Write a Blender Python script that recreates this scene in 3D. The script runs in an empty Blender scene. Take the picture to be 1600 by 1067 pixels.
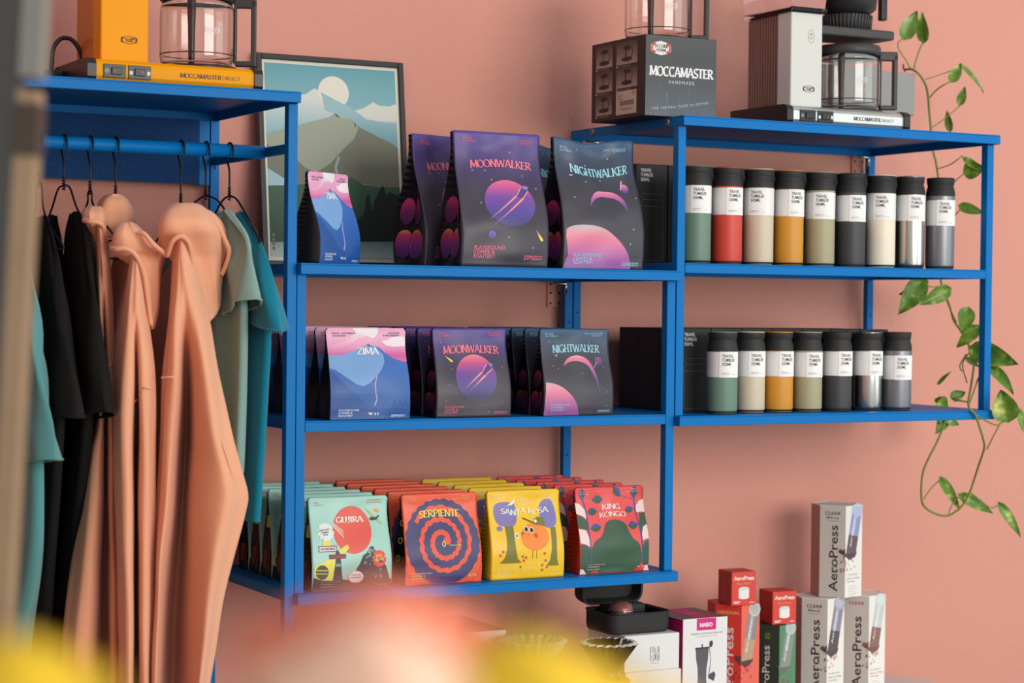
import bpy, bmesh, math, random
from math import sin, cos, pi, radians as rad, sqrt
from mathutils import Vector, Matrix

random.seed(7)
SC = bpy.context.scene
COL = SC.collection

# ---------------------------------------------------------------- camera
YAW, PITCH, ROLL = 0.49154048, -0.017853983, 0.0107199218
FPX = 3146.5483
CAM = Vector((-2.20486224, -3.40000168, -0.07314288))
Fv = Vector((sin(YAW) * cos(PITCH), cos(YAW) * cos(PITCH), sin(PITCH)))
R0 = Vector((cos(YAW), -sin(YAW), 0))
U0 = R0.cross(Fv)
Rv = R0 * cos(ROLL) + U0 * sin(ROLL)
Uv = -R0 * sin(ROLL) + U0 * cos(ROLL)
cd = bpy.data.cameras.new('camera')
cam = bpy.data.objects.new('camera', cd)
COL.objects.link(cam)
M3 = Matrix((Rv, Uv, -Fv)).transposed()
cam.matrix_world = Matrix.Translation(CAM) @ M3.to_4x4()
cd.sensor_width = 36.0
cd.lens = FPX / 1600 * 36
cd.clip_start = 0.05
cd.dof.use_dof = True
cd.dof.focus_distance = 3.9
cd.dof.aperture_fstop = 4.0
SC.camera = cam

# ---------------------------------------------------------------- light
w = bpy.data.worlds.new('world')
SC.world = w
w.use_nodes = True
bg = w.node_tree.nodes['Background']
bg.inputs[0].default_value = (0.93, 0.96, 1.0, 1)
bg.inputs[1].default_value = 0.70


def area(name, loc, target, sx, sy, power, col):
    l = bpy.data.lights.new(name, 'AREA')
    l.shape = 'RECTANGLE'
    l.size, l.size_y = sx, sy
    l.energy = power
    l.color = col
    o = bpy.data.objects.new(name, l)
    COL.objects.link(o)
    o.location = loc
    o.rotation_euler = (Vector(target) - Vector(loc)).to_track_quat('-Z', 'Y').to_euler()
    return o


area('window_daylight', (3.8, -3.3, 0.2), (0.0, 0.3, -0.2), 2.6, 2.4, 40, (0.84, 0.98, 1.0))
area('front_fill_light', (0.75, -4.9, 0.5), (0.0, 0.3, -0.2), 2.8, 2.2, 158, (1.0, 0.97, 0.92))  # added front fill to brighten wall and under-shelf areas, source unseen
SC.view_settings.view_transform = 'Standard'
SC.view_settings.look = 'None'
SC.view_settings.gamma = 1
SC.view_settings.use_curve_mapping = False
SC.view_settings.exposure = 0.0


def ray(u, v):
    return Fv + Rv * ((u - 800) / FPX) - Uv * ((v - 533.5) / FPX)


def at(u, v, Y):
    d = ray(u, v)
    return CAM + d * ((Y - CAM.y) / d.y)


def atx(u, v, X):
    d = ray(u, v)
    return CAM + d * ((X - CAM.x) / d.x)


# ---------------------------------------------------------------- materials
def lin(c):
    c /= 255.0
    return c / 12.92 if c <= 0.04045 else ((c + 0.055) / 1.055) ** 2.4


def hexc(c):
    return (lin(c[0]), lin(c[1]), lin(c[2]), 1)


MATS = {}


def mat(name, c, rough=.5, metal=0.0, var=.04, scale=60, bump=0.0, bscale=400, trans=0, ior=1.45, coat=0, sheen=0, spec=.5):
    if name in MATS:
        return MATS[name]
    m = bpy.data.materials.new(name)
    m.use_nodes = True
    nt = m.node_tree
    b = nt.nodes['Principled BSDF']
    tc = nt.nodes.new('ShaderNodeTexCoord')
    nz = nt.nodes.new('ShaderNodeTexNoise')
    nz.inputs['Scale'].default_value = scale
    nz.inputs['Detail'].default_value = 4
    nt.links.new(tc.outputs['Object'], nz.inputs['Vector'])
    if var > 0:
        hs = nt.nodes.new('ShaderNodeHueSaturation')
        mr = nt.nodes.new('ShaderNodeMapRange')
        mr.inputs[3].default_value = 1 - var * 2
        mr.inputs[4].default_value = 1 + var * 2
        nt.links.new(nz.outputs['Fac'], mr.inputs[0])
        nt.links.new(mr.outputs[0], hs.inputs['Value'])
        hs.inputs['Color'].default_value = hexc(c)
        nt.links.new(hs.outputs[0], b.inputs['Base Color'])
    else:
        b.inputs['Base Color'].default_value = hexc(c)
    b.inputs['Roughness'].default_value = rough
    b.inputs['Metallic'].default_value = metal
    b.inputs['IOR'].default_value = ior
    b.inputs['Transmission Weight'].default_value = trans
    b.inputs['Coat Weight'].default_value = coat
    b.inputs['Sheen Weight'].default_value = sheen
    b.inputs['Specular IOR Level'].default_value = spec
    if bump > 0:
        n2 = nt.nodes.new('ShaderNodeTexNoise')
        n2.inputs['Scale'].default_value = bscale
        n2.inputs['Detail'].default_value = 3
        nt.links.new(tc.outputs['Object'], n2.inputs['Vector'])
        bp = nt.nodes.new('ShaderNodeBump')
        bp.inputs['Strength'].default_value = bump
        bp.inputs['Distance'].default_value = .002
        nt.links.new(n2.outputs['Fac'], bp.inputs['Height'])
        nt.links.new(bp.outputs[0], b.inputs['Normal'])
    MATS[name] = m
    return m


def grad(name, stops, rough=.42, axis='Y', spec=.4):
    """printed colour gradient along the print's own UV axis"""
    if name in MATS:
        return MATS[name]
    m = bpy.data.materials.new(name)
    m.use_nodes = True
    nt = m.node_tree
    b = nt.nodes['Principled BSDF']
    uv = nt.nodes.new('ShaderNodeUVMap')
    sp = nt.nodes.new('ShaderNodeSeparateXYZ')
    nt.links.new(uv.outputs[0], sp.inputs[0])
    cr = nt.nodes.new('ShaderNodeValToRGB')
    nt.links.new(sp.outputs[axis], cr.inputs[0])
    el = cr.color_ramp.elements
    while len(el) > 1:
        el.remove(el[0])
    el[0].position = stops[0][0]
    el[0].color = hexc(tuple(v * .94 for v in stops[0][1]))
    for p, c in stops[1:]:
        e = el.new(p)
        e.color = hexc(tuple(v * .94 for v in c))
    nt.links.new(cr.outputs[0], b.inputs['Base Color'])
    b.inputs['Roughness'].default_value = rough
    b.inputs['Specular IOR Level'].default_value = spec
    MATS[name] = m
    return m


def ink(c, rough=.42):
    c = tuple(int(v * .95) for v in c)
    return mat('print_%d_%d_%d' % tuple(c), c, rough=rough, var=0, spec=.4)


# ---------------------------------------------------------------- objects
def tag(o, label=None, cat=None, group=None, kind=None):
    if label:
        o['label'] = label
    if cat:
        o['category'] = cat
    if group:
        o['group'] = group
    if kind:
        o['kind'] = kind
    return o


def thing(name, label, cat, loc=(0, 0, 0), rz=0, group=None):
    o = bpy.data.objects.new(name, None)
    COL.objects.link(o)
    o.empty_display_size = .05
    o.location = loc
    o.rotation_euler = (0, 0, rz)
    return tag(o, label, cat, group)


def copy_tree(o, parent=None, skip=None):
    c = o.copy()
    COL.objects.link(c)
    if parent:
        c.parent = parent
    for ch in list(o.children):
        if not (skip and ch.name.startswith(skip)):
            copy_tree(ch, c)
    return c


class MB:
    """collects geometry for ONE mesh object"""

    def __init__(s):
        s.v, s.f, s.m, s.sm = [], [], [], []

    def add(s, verts, faces, mi=0, smooth=False):
        b = len(s.v)
        s.v += [tuple(p) for p in verts]
        for f in faces:
            s.f.append(tuple(i + b for i in f))
            s.m.append(mi)
            s.sm.append(smooth)
        return s

    def bm(s, bm, mi=0, smooth=False, mx=None):
        bm.verts.ensure_lookup_table()
        bm.verts.index_update()
        vs = [(mx @ v.co) if mx else v.co.copy() for v in bm.verts]
        s.add(vs, [[v.index for v in f.verts] for f in bm.faces], mi, smooth)
        bm.free()
        return s

    def box(s, x0, x1, y0, y1, z0, z1, mi=0, bev=0.0, seg=2, mx=None):
        bm = bmesh.new()
        bmesh.ops.create_cube(bm, size=1)
        for v in bm.verts:
            v.co = Vector(((x0 + x1) / 2 + v.co.x * (x1 - x0), (y0 + y1) / 2 + v.co.y * (y1 - y0), (z0 + z1) / 2 + v.co.z * (z1 - z0)))
        if bev > 0:
            bmesh.ops.bevel(bm, geom=bm.edges[:], offset=bev, segments=seg, profile=.5, affect='EDGES')
        return s.bm(bm, mi, False, mx)

    def lathe(s, prof, n=32, mi=0, c=(0, 0, 0), smooth=True, a0=0, a1=2 * pi, cap=True):
        full = abs(a1 - a0 - 2 * pi) < 1e-6
        k = n if full else n + 1
        vs, fs = [], []
        for r, z in prof:
            for i in range(k):
                a = a0 + (a1 - a0) * i / n
                vs.append((c[0] + r * cos(a), c[1] + r * sin(a), c[2] + z))
        for j in range(len(prof) - 1):
            for i in range(n):
                i2 = (i + 1) % k
                fs.append((j * k + i, j * k + i2, (j + 1) * k + i2, (j + 1) * k + i))
        s.add(vs, fs, mi, smooth)
        if cap and full:
            if prof[0][0] > 1e-4:
                s.add([vs[i] for i in range(k)], [list(range(k))[::-1]], mi)
            if prof[-1][0] > 1e-4:
                o = (len(prof) - 1) * k
                s.add([vs[o + i] for i in range(k)], [list(range(k))], mi)
        return s

    def tube(s, pts, r, n=8, mi=0, closed=False, smooth=True):
        pts = [Vector(p) for p in pts]
        rr = r if isinstance(r, (list, tuple)) else [r] * len(pts)
        up = Vector((0.13, 0.31, 0.94)).normalized()
        vs, fs = [], []
        prev = None
        L = len(pts)
        for i, p in enumerate(pts):
            a = pts[(i - 1) % L] if (i > 0 or closed) else p
            b = pts[(i + 1) % L] if (i < L - 1 or closed) else p
            t = (b - a).normalized()
            if prev is None:
                x = t.cross(up)
                if x.length < 1e-3:
                    x = t.cross(Vector((1, 0, 0)))
                x.normalize()
            else:
                x = (prev - t * prev.dot(t)).normalized()
            prev = x
            y = t.cross(x)
            for k in range(n):
                an = 2 * pi * k / n
                vs.append(p + (x * cos(an) + y * sin(an)) * rr[i])
        for i in range(L if closed else L - 1):
            j = (i + 1) % L
            for k in range(n):
                k2 = (k + 1) % n
                fs.append((i * n + k, i * n + k2, j * n + k2, j * n + k))
        if not closed:
            fs.append(tuple(range(n))[::-1])
            fs.append(tuple((L - 1) * n + k for k in range(n)))
        return s.add(vs, fs, mi, smooth)

    def prism(s, pts, h, mx=None, mi=0, smooth=False):
        """polygon in local xy extruded along +z by h"""
        n = len(pts)
        vs = [Vector((x, y, 0)) for x, y in pts] + [Vector((x, y, h)) for x, y in pts]
        if mx:
            vs = [mx @ v for v in vs]
        fs = [tuple(range(n))[::-1], tuple(range(n, 2 * n))]
        s.add(vs, fs, mi)
        s.add(vs, [(i, (i + 1) % n, n + (i + 1) % n, n + i) for i in range(n)], mi, smooth)
        return s

    def grid(s, fn, nu, nv, mi=0, smooth=True, closed_u=False):
        k = nu if closed_u else nu + 1
        vs = [fn(i / nu, j / nv) for j in range(nv + 1) for i in range(k)]
        fs = []
        for j in range(nv):
            for i in range(nu):
                i2 = (i + 1) % k
                fs.append((j * k + i, j * k + i2, (j + 1) * k + i2, (j + 1) * k + i))
        return s.add(vs, fs, mi, smooth)

    def build(s, name, mats, parent=None, world=True, weld=False, bevel=0):
        me = bpy.data.meshes.new(name)
        off = Vector(parent_loc(parent)) if (parent and world) else Vector((0, 0, 0))
        me.from_pydata([tuple(Vector(p) - off) for p in s.v], [], s.f)
        if not isinstance(mats, (list, tuple)):
            mats = [mats]
        for m in mats:
            me.materials.append(m)
        me.polygons.foreach_set('material_index', s.m)
        me.polygons.foreach_set('use_smooth', s.sm)
        me.update()
        bm = bmesh.new()
        bm.from_mesh(me)
        if weld:
            bmesh.ops.remove_doubles(bm, verts=bm.verts[:], dist=1e-5)
        bmesh.ops.recalc_face_normals(bm, faces=bm.faces[:])
        bm.to_mesh(me)
        bm.free()
        o = bpy.data.objects.new(name, me)
        COL.objects.link(o)
        if parent:
            o.parent = parent
        return o


def parent_loc(p):
    l = Vector(p.location)
    while p.parent:
        p = p.parent
        l += p.location
    return l


def catmull(pts, n, closed=True):
    P = [Vector(p) for p in pts]
    L = len(P)
    out = []
    segs = L if closed else L - 1
    for i in range(n):
        t = i / n * segs if closed else i / (n - 1) * segs
        k = min(int(t), segs - 1)
        u = t - k
        if closed:
            a, b, c, d = P[(k - 1) % L], P[k % L], P[(k + 1) % L], P[(k + 2) % L]
        else:
            a, b, c, d = P[max(k - 1, 0)], P[k], P[k + 1], P[min(k + 2, L - 1)]
        out.append(.5 * ((2 * b) + (c - a) * u + (2 * a - 5 * b + 4 * c - d) * u * u + (3 * b - a - 3 * c + d) * u ** 3))
    return out


# ---------------------------------------------------------------- flat print (lettering and artwork)
TXT = {}


def text_mesh(string, bold=0.0, shear=0.0, space=1.0):
    key = (string, bold, shear, space)
    if key in TXT:
        return TXT[key]
    cu = bpy.data.curves.new('lettering', 'FONT')
    cu.body = string
    cu.size = 1
    cu.offset = bold
    cu.shear = shear
    cu.space_character = space
    cu.resolution_u = 2
    o = bpy.data.objects.new('lettering', cu)
    me = bpy.data.meshes.new_from_object(o)
    vs = [(v.co.x, v.co.y) for v in me.vertices]
    fs = [tuple(p.vertices) for p in me.polygons]
    bpy.data.objects.remove(o)
    bpy.data.meshes.remove(me)
    bpy.data.curves.remove(cu)
    TXT[key] = (vs, fs)
    return TXT[key]


def arcp(cx, cy, rx, ry, a0, a1, n=10):
    return [(cx + rx * cos(rad(a0 + (a1 - a0) * i / n)), cy + ry * sin(rad(a0 + (a1 - a0) * i / n))) for i in range(n + 1)]


# a small pen alphabet with thick and thin strokes; (advance, strokes)
GL = {
    'A': (.86, [[(.02, 0), (.4, 1)], [(.4, 1), (.82, 0)], [(.2, .33), (.62, .33)]]),
    'C': (.82, [arcp(.44, .5, .38, .48, 48, 312, 14)]),
    'D': (.86, [[(.12, 0), (.12, 1)], [(.12, .97)] + arcp(.34, .5, .42, .47, 90, -90, 10) + [(.12, .03)]]),
    'E': (.68, [[(.14, 0), (.14, 1)], [(.14, .95), (.6, .95)], [(.14, .52), (.52, .52)], [(.14, .05), (.62, .05)]]),
    'G': (.86, [arcp(.44, .5, .38, .48, 48, 330, 14), [(.5, .42), (.84, .42)], [(.77, .42), (.77, .05)]]),
    'H': (.84, [[(.14, 0), (.14, 1)], [(.7, 0), (.7, 1)], [(.14, .5), (.7, .5)]]),
    'I': (.32, [[(.16, 0), (.16, 1)]]),
    'J': (.5, [[(.34, 1), (.34, .1), (.2, -.06), (.04, -.04)]]),
    'K': (.78, [[(.14, 0), (.14, 1)], [(.7, 1), (.16, .46)], [(.3, .56), (.74, 0)]]),
    'L': (.62, [[(.14, 0), (.14, 1)], [(.14, .05), (.6, .05)]]),
    'M': (1.06, [[(.1, 0), (.16, 1)], [(.14, 1), (.52, .12)], [(.52, .12), (.9, 1)], [(.9, 1), (.96, 0)]]),
    'N': (.86, [[(.12, 0), (.12, 1)], [(.12, 1), (.74, 0)], [(.74, 0), (.74, 1)]]),
    'O': (.92, [arcp(.46, .5, .4, .48, 90, 450, 22)]),
    'P': (.7, [[(.14, 0), (.14, 1)], [(.14, .96)] + arcp(.36, .72, .28, .24, 90, -90, 8) + [(.14, .46)]]),
    'R': (.78, [[(.14, 0), (.14, 1)], [(.14, .96)] + arcp(.36, .73, .28, .23, 90, -90, 8) + [(.14, .48)], [(.34, .48), (.74, 0)]]),
    'S': (.66, [arcp(.34, .74, .25, .22, 30, 250, 9) + arcp(.32, .25, .27, .23, 80, -150, 9)]),
    'T': (.74, [[(.37, 0), (.37, 1)], [(.02, .95), (.72, .95)]]),
    'U': (.84, [[(.14, 1), (.14, .35)] + arcp(.42, .32, .28, .3, 180, 360, 9) + [(.7, 1)]]),
    'W': (1.14, [[(.02, 1), (.3, 0)], [(.3, 0), (.56, .9)], [(.56, .9), (.82, 0)], [(.82, 0), (1.1, 1)]]),
    'Z': (.72, [[(.06, .95), (.64, .95)], [(.64, .95), (.06, .05)], [(.06, .05), (.68, .05)]]),
    ' ': (.4, []),
}


def pen_text(string, thick=.2, thin=.085, slab=0.0, flare=1.5):
    """list of quads (as vertex lists) for the pen alphabet, cap height 1; returns (width, polys)"""
    x = 0
    groups = []
    for ch in string:
        adv, strokes = GL[ch]
        for st in strokes:
            polys = []
            groups.append(polys)
            # resample
            pts = []
            for i in range(len(st) - 1):
                a, b = st[i], st[i + 1]
                k = 5 if len(st) == 2 else 2
                for j in range(k):
                    t = j / k
                    pts.append((a[0] + (b[0] - a[0]) * t, a[1] + (b[1] - a[1]) * t))
            pts.append(st[-1])
            L = len(pts)
            lft, rgt = [], []
            closed = abs(pts[0][0] - pts[-1][0]) < 1e-6 and abs(pts[0][1] - pts[-1][1]) < 1e-6
            for i, p in enumerate(pts):
                if closed:
                    a, b = pts[(i - 1) % (L - 1)], pts[(i + 1) % (L - 1)]
                else:
                    a, b = pts[max(i - 1, 0)], pts[min(i + 1, L - 1)]
                dx, dy = b[0] - a[0], b[1] - a[1]
                ln = sqrt(dx * dx + dy * dy) or 1
                dx, dy = dx / ln, dy / ln
                # pen: vertical and \ strokes heavy, horizontal and / strokes light
                wgt = abs(dy) if dx * dy <= 0 or abs(dx) < .12 else abs(dy) * .45
                wd = thin + (thick - thin) * min(1, wgt * 1.05)
                if not closed:
                    e = min(i, L - 1 - i) / (L - 1)
                    wd *= 1 + (flare - 1) * max(0, 1 - e / .22)
                lft.append((x + p[0] - dy * wd / 2, p[1] + dx * wd / 2))
                rgt.append((x + p[0] + dy * wd / 2, p[1] - dx * wd / 2))
            for i in range(L - 1):
                polys.append([lft[i], rgt[i], rgt[i + 1], lft[i + 1]])
            if slab and len(st) == 2:
                for p in st:
                    if abs(st[0][0] - st[1][0]) < abs(st[0][1] - st[1][1]):
                        yy = min(max(p[1], .055), .945)
                        polys = []
                        groups.append(polys)
                        polys.append([(x + p[0] - slab, yy - .055), (x + p[0] + slab, yy - .055), (x + p[0] + slab, yy + .055), (x + p[0] - slab, yy + .055)])
        x += adv
    return x, groups


class Print:
    """coloured shapes in sheet coordinates (metres), laid on a surface as thin mesh"""

    def __init__(s):
        s.items = []
        s.mats = []

    def mi(s, m):
        if m not in s.mats:
            s.mats.append(m)
        return s.mats.index(m)

    def poly(s, pts, m, layer=1, cut=True):
        s.items.append(([tuple(p) for p in pts], None, s.mi(m), layer, cut))
        return s

    def ell(s, cx, cy, rx, ry, m, layer=1, rot=0, n=28, a0=0, a1=360, cut=True):
        pts = []
        for i in range(n if a1 - a0 >= 360 else n + 1):
            a = rad(a0 + (a1 - a0) * i / n)
            x, y = rx * cos(a), ry * sin(a)
            pts.append((cx + x * cos(rot) - y * sin(rot), cy + x * sin(rot) + y * cos(rot)))
        return s.poly(pts, m, layer, cut)

    def rect(s, x0, y0, x1, y1, m, layer=1, cut=True):
        return s.poly([(x0, y0), (x1, y0), (x1, y1), (x0, y1)], m, layer, cut)

    def stroke(s, pts, wd, m, layer=1, closed=False):
        if not closed and max(abs(pts[0][0]), abs(pts[0][1])) < 2:
            q, w2 = [], []
            for i in range(len(pts) - 1):
                (ax, ay), (bx, by) = pts[i], pts[i + 1]
                k = max(1, math.ceil(sqrt((bx - ax) ** 2 + (by - ay) ** 2) / .007))
                for j in range(k):
                    q.append((ax + (bx - ax) * j / k, ay + (by - ay) * j / k))
                    if isinstance(wd, (list, tuple)):
                        w2.append(wd[i] + (wd[i + 1] - wd[i]) * j / k)
            q.append(pts[-1])
            if isinstance(wd, (list, tuple)):
                w2.append(wd[-1])
                wd = w2
            pts = q
        L = len(pts)
        l, r = [], []
        for i, p in enumerate(pts):
            a = pts[(i - 1) % L] if (i > 0 or closed) else p
            b = pts[(i + 1) % L] if (i < L - 1 or closed) else p
            dx, dy = b[0] - a[0], b[1] - a[1]
            n = sqrt(dx * dx + dy * dy) or 1
            k = (wd[i] if isinstance(wd, (list, tuple)) else wd) / 2 / n
            l.append((p[0] - dy * k, p[1] + dx * k))
            r.append((p[0] + dy * k, p[1] - dx * k))
        vs = l + r
        fs = [(i, L + i, L + (i + 1) % L, (i + 1) % L) for i in range(L if closed else L - 1)]
        s.items.append((vs, fs, s.mi(m), layer, False))
        return s

    def star(s, cx, cy, r0, r1, n, m, layer=1, sy=1.0):
        pts = []
        for i in range(2 * n):
            r = r1 if i % 2 == 0 else r0
            a = pi * i / n
            pts.append((cx + r * cos(a), cy + r * sin(a) * sy))
        return s.poly(pts, m, layer, cut=False)

    def text(s, string, x0, y0, x1, y1, m, layer=3, bold=.0, shear=0, rot=0, space=1.0, warp=None):
        """fit string in the box x0..x1 (y0..y1 = baseline..cap height of the lines together)"""
        vs, fs = text_mesh(string, bold, shear, space)
        if not vs:
            return s
        ax, bx = min(v[0] for v in vs), max(v[0] for v in vs)
        ay, by = min(v[1] for v in vs), max(v[1] for v in vs)
        out = []
        for v in vs:
            u, t = (v[0] - ax) / (bx - ax), (v[1] - ay) / (by - ay)
            x, y = x0 + u * (x1 - x0), y0 + t * (y1 - y0)
            if warp:
                y += warp(u)
            if rot:
                cx, cy = (x0 + x1) / 2, (y0 + y1) / 2
                dx, dy = x - cx, y - cy
                x, y = cx + dx * cos(rot) - dy * sin(rot), cy + dx * sin(rot) + dy * cos(rot)
            out.append((x, y))
        s.items.append((out, fs, s.mi(m), layer, False))
        return s

    def pen(s, string, x0, y0, x1, y1, m, layer=3, warp=None, **kw):
        wd, groups = pen_text(string, **kw)
        for g, polys in enumerate(groups):
            vs, fs = [], []
            for q in polys:
                b = len(vs)
                for (x, y) in q:
                    u = x / wd
                    vs.append((x0 + u * (x1 - x0), y0 + y * (y1 - y0) + (warp(u) if warp else 0)))
                fs.append((b, b + 1, b + 2, b + 3))
            s.items.append((vs, fs, s.mi(m), layer + .35 * (g % 4), False))
        return s

    def build_groups(s, tags, surf, parent, *a, **kw):
        """one mesh for each kind of lettering"""
        everything = s.items
        for tg in dict.fromkeys(tags):
            s.items = [it for it, t in zip(everything, tags) if t == tg]
            used = sorted({it[2] for it in s.items})
            allm = s.mats
            s.mats = [allm[u] for u in used]
            s.items = [(p, f, used.index(mi), l, c) for (p, f, mi, l, c) in s.items]
            s.build(tg, surf, parent, *a, **kw)
            s.mats = allm
        s.items = everything

    def build(s, name, surf, parent, W=1, H=1, cell=None, eps=.00007, lift=.00014, uvo=(0, 0), label=None):
        mb = MB()
        uvs = []
        nit = max(1, len(s.items))
        for ii, (pts, faces, mi, layer, cut) in enumerate(s.items):
            if faces is None:
                bm = bmesh.new()
                vv = [bm.verts.new((p[0], p[1], 0)) for p in pts]
                try:
                    bm.faces.new(vv)
                except ValueError:
                    bm.free()
                    continue
                if cell and cut:
                    bmesh.ops.triangulate(bm, faces=bm.faces[:])
                    for ax in (0, 1):
                        lo, hi = min(p[ax] for p in pts), max(p[ax] for p in pts)
                        k = math.ceil(lo / cell)
                        while k * cell < hi:
                            co = [0, 0, 0]
                            no = [0, 0, 0]
                            co[ax] = k * cell
                            no[ax] = 1
                            bmesh.ops.bisect_plane(bm, geom=bm.verts[:] + bm.edges[:] + bm.faces[:], plane_co=co, plane_no=no, dist=1e-6)
                            k += 1
                else:
                    bmesh.ops.triangulate(bm, faces=bm.faces[:])
                bm.verts.index_update()
                v2 = [(v.co.x, v.co.y) for v in bm.verts]
                fs = [tuple(v.index for v in f.verts) for f in bm.faces]
                bm.free()
            else:
                v2, fs = pts, faces
            # every face towards the viewer side of the sheet (counter-clockwise)
            ff = []
            for f in fs:
                ar = 0
                for i in range(len(f)):
                    a, b = v2[f[i]], v2[f[(i + 1) % len(f)]]
                    ar += a[0] * b[1] - b[0] * a[1]
                ff.append(f if ar > 0 else f[::-1])
            mb.add([surf(p[0], p[1], lift + eps * (layer + .9 * ii / nit)) for p in v2], ff, mi, False)
            uvs += [((p[0] - uvo[0]) / W, (p[1] - uvo[1]) / H) for p in v2]
        me = bpy.data.meshes.new(name)
        me.from_pydata(mb.v, [], mb.f)
        for m in s.mats:
            me.materials.append(m)
        me.polygons.foreach_set('material_index', mb.m)
        ul = me.uv_layers.new(name='UVMap')
        for l in me.loops:
            ul.data[l.index].uv = uvs[l.vertex_index]
        me.update()
        o = bpy.data.objects.new(name, me)
        COL.objects.link(o)
        o.parent = parent
        if label:
            o['label'] = label
        return o


def flat(o, ux, uy):
    """surface function of a flat sheet: o origin, ux/uy unit directions, normal = ux x uy"""
    o, ux, uy = Vector(o), Vector(ux).normalized(), Vector(uy).normalized()
    n = ux.cross(uy)
    return lambda x, y, e: o + ux * x + uy * y + n * e


def quad(bl, br, tr, tl, W, H):
    """inverse bilinear: point measured in the photograph -> sheet coordinates"""
    bl, br, tr, tl = [Vector(p) for p in (bl, br, tr, tl)]

    def fn(x, y):
        u = v = .5
        for _ in range(8):
            p = bl * (1 - u) * (1 - v) + br * u * (1 - v) + tr * u * v + tl * (1 - u) * v
            du = (br - bl) * (1 - v) + (tr - tl) * v
            dv = (tl - bl) * (1 - u) + (tr - br) * u
            e = Vector((x, y)) - p
            det = du.x * dv.y - du.y * dv.x
            u += (e.x * dv.y - e.y * dv.x) / det
            v += (du.x * e.y - du.y * e.x) / det
        return ((u - .5) * W, v * H)
    return fn

# ================================================================ SETTING
M_wall = mat('wall_plaster', (216, 150, 133), rough=.75, var=.03, scale=2.2, bump=.8, bscale=48, spec=.3)
M_floor = mat('floor_screed', (120, 112, 104), rough=.6, var=.06, scale=4)
YW = .475
ZF = -1.75
o = MB().box(-4.2, 3.4, YW, YW + .12, ZF, 1.35).build('wall_back', M_wall)
tag(o, 'salmon pink plastered wall behind the blue shelves', 'wall', kind='structure')
o = MB().box(-1.87, -1.75, -1.5, YW, ZF, 1.35).build('light_blocking_wall', M_wall)  # unseen wall added to cut ambient light around the clothes
tag(o, 'added unseen salmon pink wall blocking ambient light at the end of the clothes rail', 'wall', kind='structure')
o = MB().box(-4.2, 3.4, -5.2, YW, ZF - .1, ZF).build('floor', M_floor)
tag(o, 'grey floor below the counter', 'floor', kind='structure')

# ================================================================ BLUE SHELVING
M_blue = mat('blue_powder_coat', (0, 110, 180), rough=.46, var=.015, scale=30, bump=.05, bscale=900, spec=.17)
M_screw = mat('copper_screw', (196, 130, 110), rough=.4, metal=.4, var=.03)
M_dark = mat('dark_recess', (20, 20, 22), rough=.8, var=.02)
M_chrome = mat('chrome', (200, 200, 200), rough=.15, metal=1, var=.01)


def shelf(parent, X0, X1, Y0, Y1, z, h=.02, t=.003, name='shelf_board'):
    mb = MB()
    mb.box(X0, X1, Y0, Y1, z - t, z, bev=.0008, seg=1)
    mb.box(X0, X1, Y0, Y0 + .0025, z - h, z - t, bev=.0008, seg=1)
    mb.box(X0, X1, Y1 - .0025, Y1, z - h, z - t)
    mb.box(X0, X0 + .0025, Y0 + .0025, Y1 - .0025, z - h, z - t)
    mb.box(X1 - .0025, X1, Y0 + .0025, Y1 - .0025, z - h, z - t)
    return mb.build(name, M_blue, parent)


def post(parent, X0, X1, Y0, Y1, z0, z1, holes=True):
    p = MB().box(X0, X1, Y0, Y1, z0, z1, bev=.0012, seg=2).build('post', M_blue, parent)
    if holes:
        hb = MB()
        z = z0 + .06
        while z < z1 - .03:
            hb.lathe([(.0022, 0), (.0022, .0004)], n=8, c=(0, 0, 0))
            for i in range(len(hb.v) - 32, len(hb.v)):
                x, y, zz = hb.v[i]
                hb.v[i] = ((X0 + X1) / 2 + x, Y0 - zz, z + y)
            z += .145
        hb.build('screw_hole', M_dark, p)
    return p


def bar(parent, X0, X1, Y0, Y1, z0, z1, name='side_bar'):
    return MB().box(X0, X1, Y0, Y1, z0, z1, bev=.001, seg=1).build(name, M_blue, parent)


Z1, ZM, Z3 = 0.0, -.2886, -.6036          # middle unit
ZR1, ZRM, ZR3 = .312, .0164, -.2919       # right unit
ZL = .3094                                # left unit top

um = thing('shelving_unit', 'middle blue metal shelf unit holding the printed coffee bags, three tiers', 'shelf', (-.41, .22, Z3 - .02))
shelf(um, -.820, .0, 0, .455, Z1)
shelf(um, -.8005, -.0215, .02, .43, ZM)
shelf(um, -.820, .0, 0, .455, Z3)
for (a, b) in ((-.819, -.801), (-.021, -.0015)):
    post(um, a, b, .02, .04, Z3, Z1 - .02, False)
    post(um, a, b, .435, .455 - .004, Z3, Z1 - .02)
for z in (ZM,):
    bar(um, -.817, -.803, .04, .435, z - .018, z)
    bar(um, -.019, -.0035, .04, .435, z - .018, z)

ur = thing('shelving_unit', 'right blue metal shelf unit holding two rows of travel tumblers, three tiers', 'shelf', (.41, .22, ZR3 - .02))
shelf(ur, .0005, .827, 0, .455, ZR1)
shelf(ur, .0205, .8075, .02, .43, ZRM)
shelf(ur, -.001, .827, 0, .455, ZR3)
for (a, b) in ((.001, .0195), (.808, .8265)):
    post(ur, a, b, .02, .04, ZR3, ZR1 - .02, False)
    post(ur, a, b, .435, .451, ZR3, ZR1 - .02)
bar(ur, .003, .018, .04, .435, ZRM - .018, ZRM)
bar(ur, .81, .825, .04, .435, ZRM - .018, ZRM)
for yy in (.06, .36):
    sb = MB().lathe([(.0065, 0), (.0065, .0015), (.005, .0028)], n=14, mi=0)
    sb.lathe([(.0028, .0029), (.0028, .0031)], n=6, mi=1)
    sb.v = [(.0005 - z, yy + x, ZR1 - .0095 + y) for (x, y, z) in sb.v]
    sb.build('screw', [M_screw, M_dark], ur)

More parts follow.
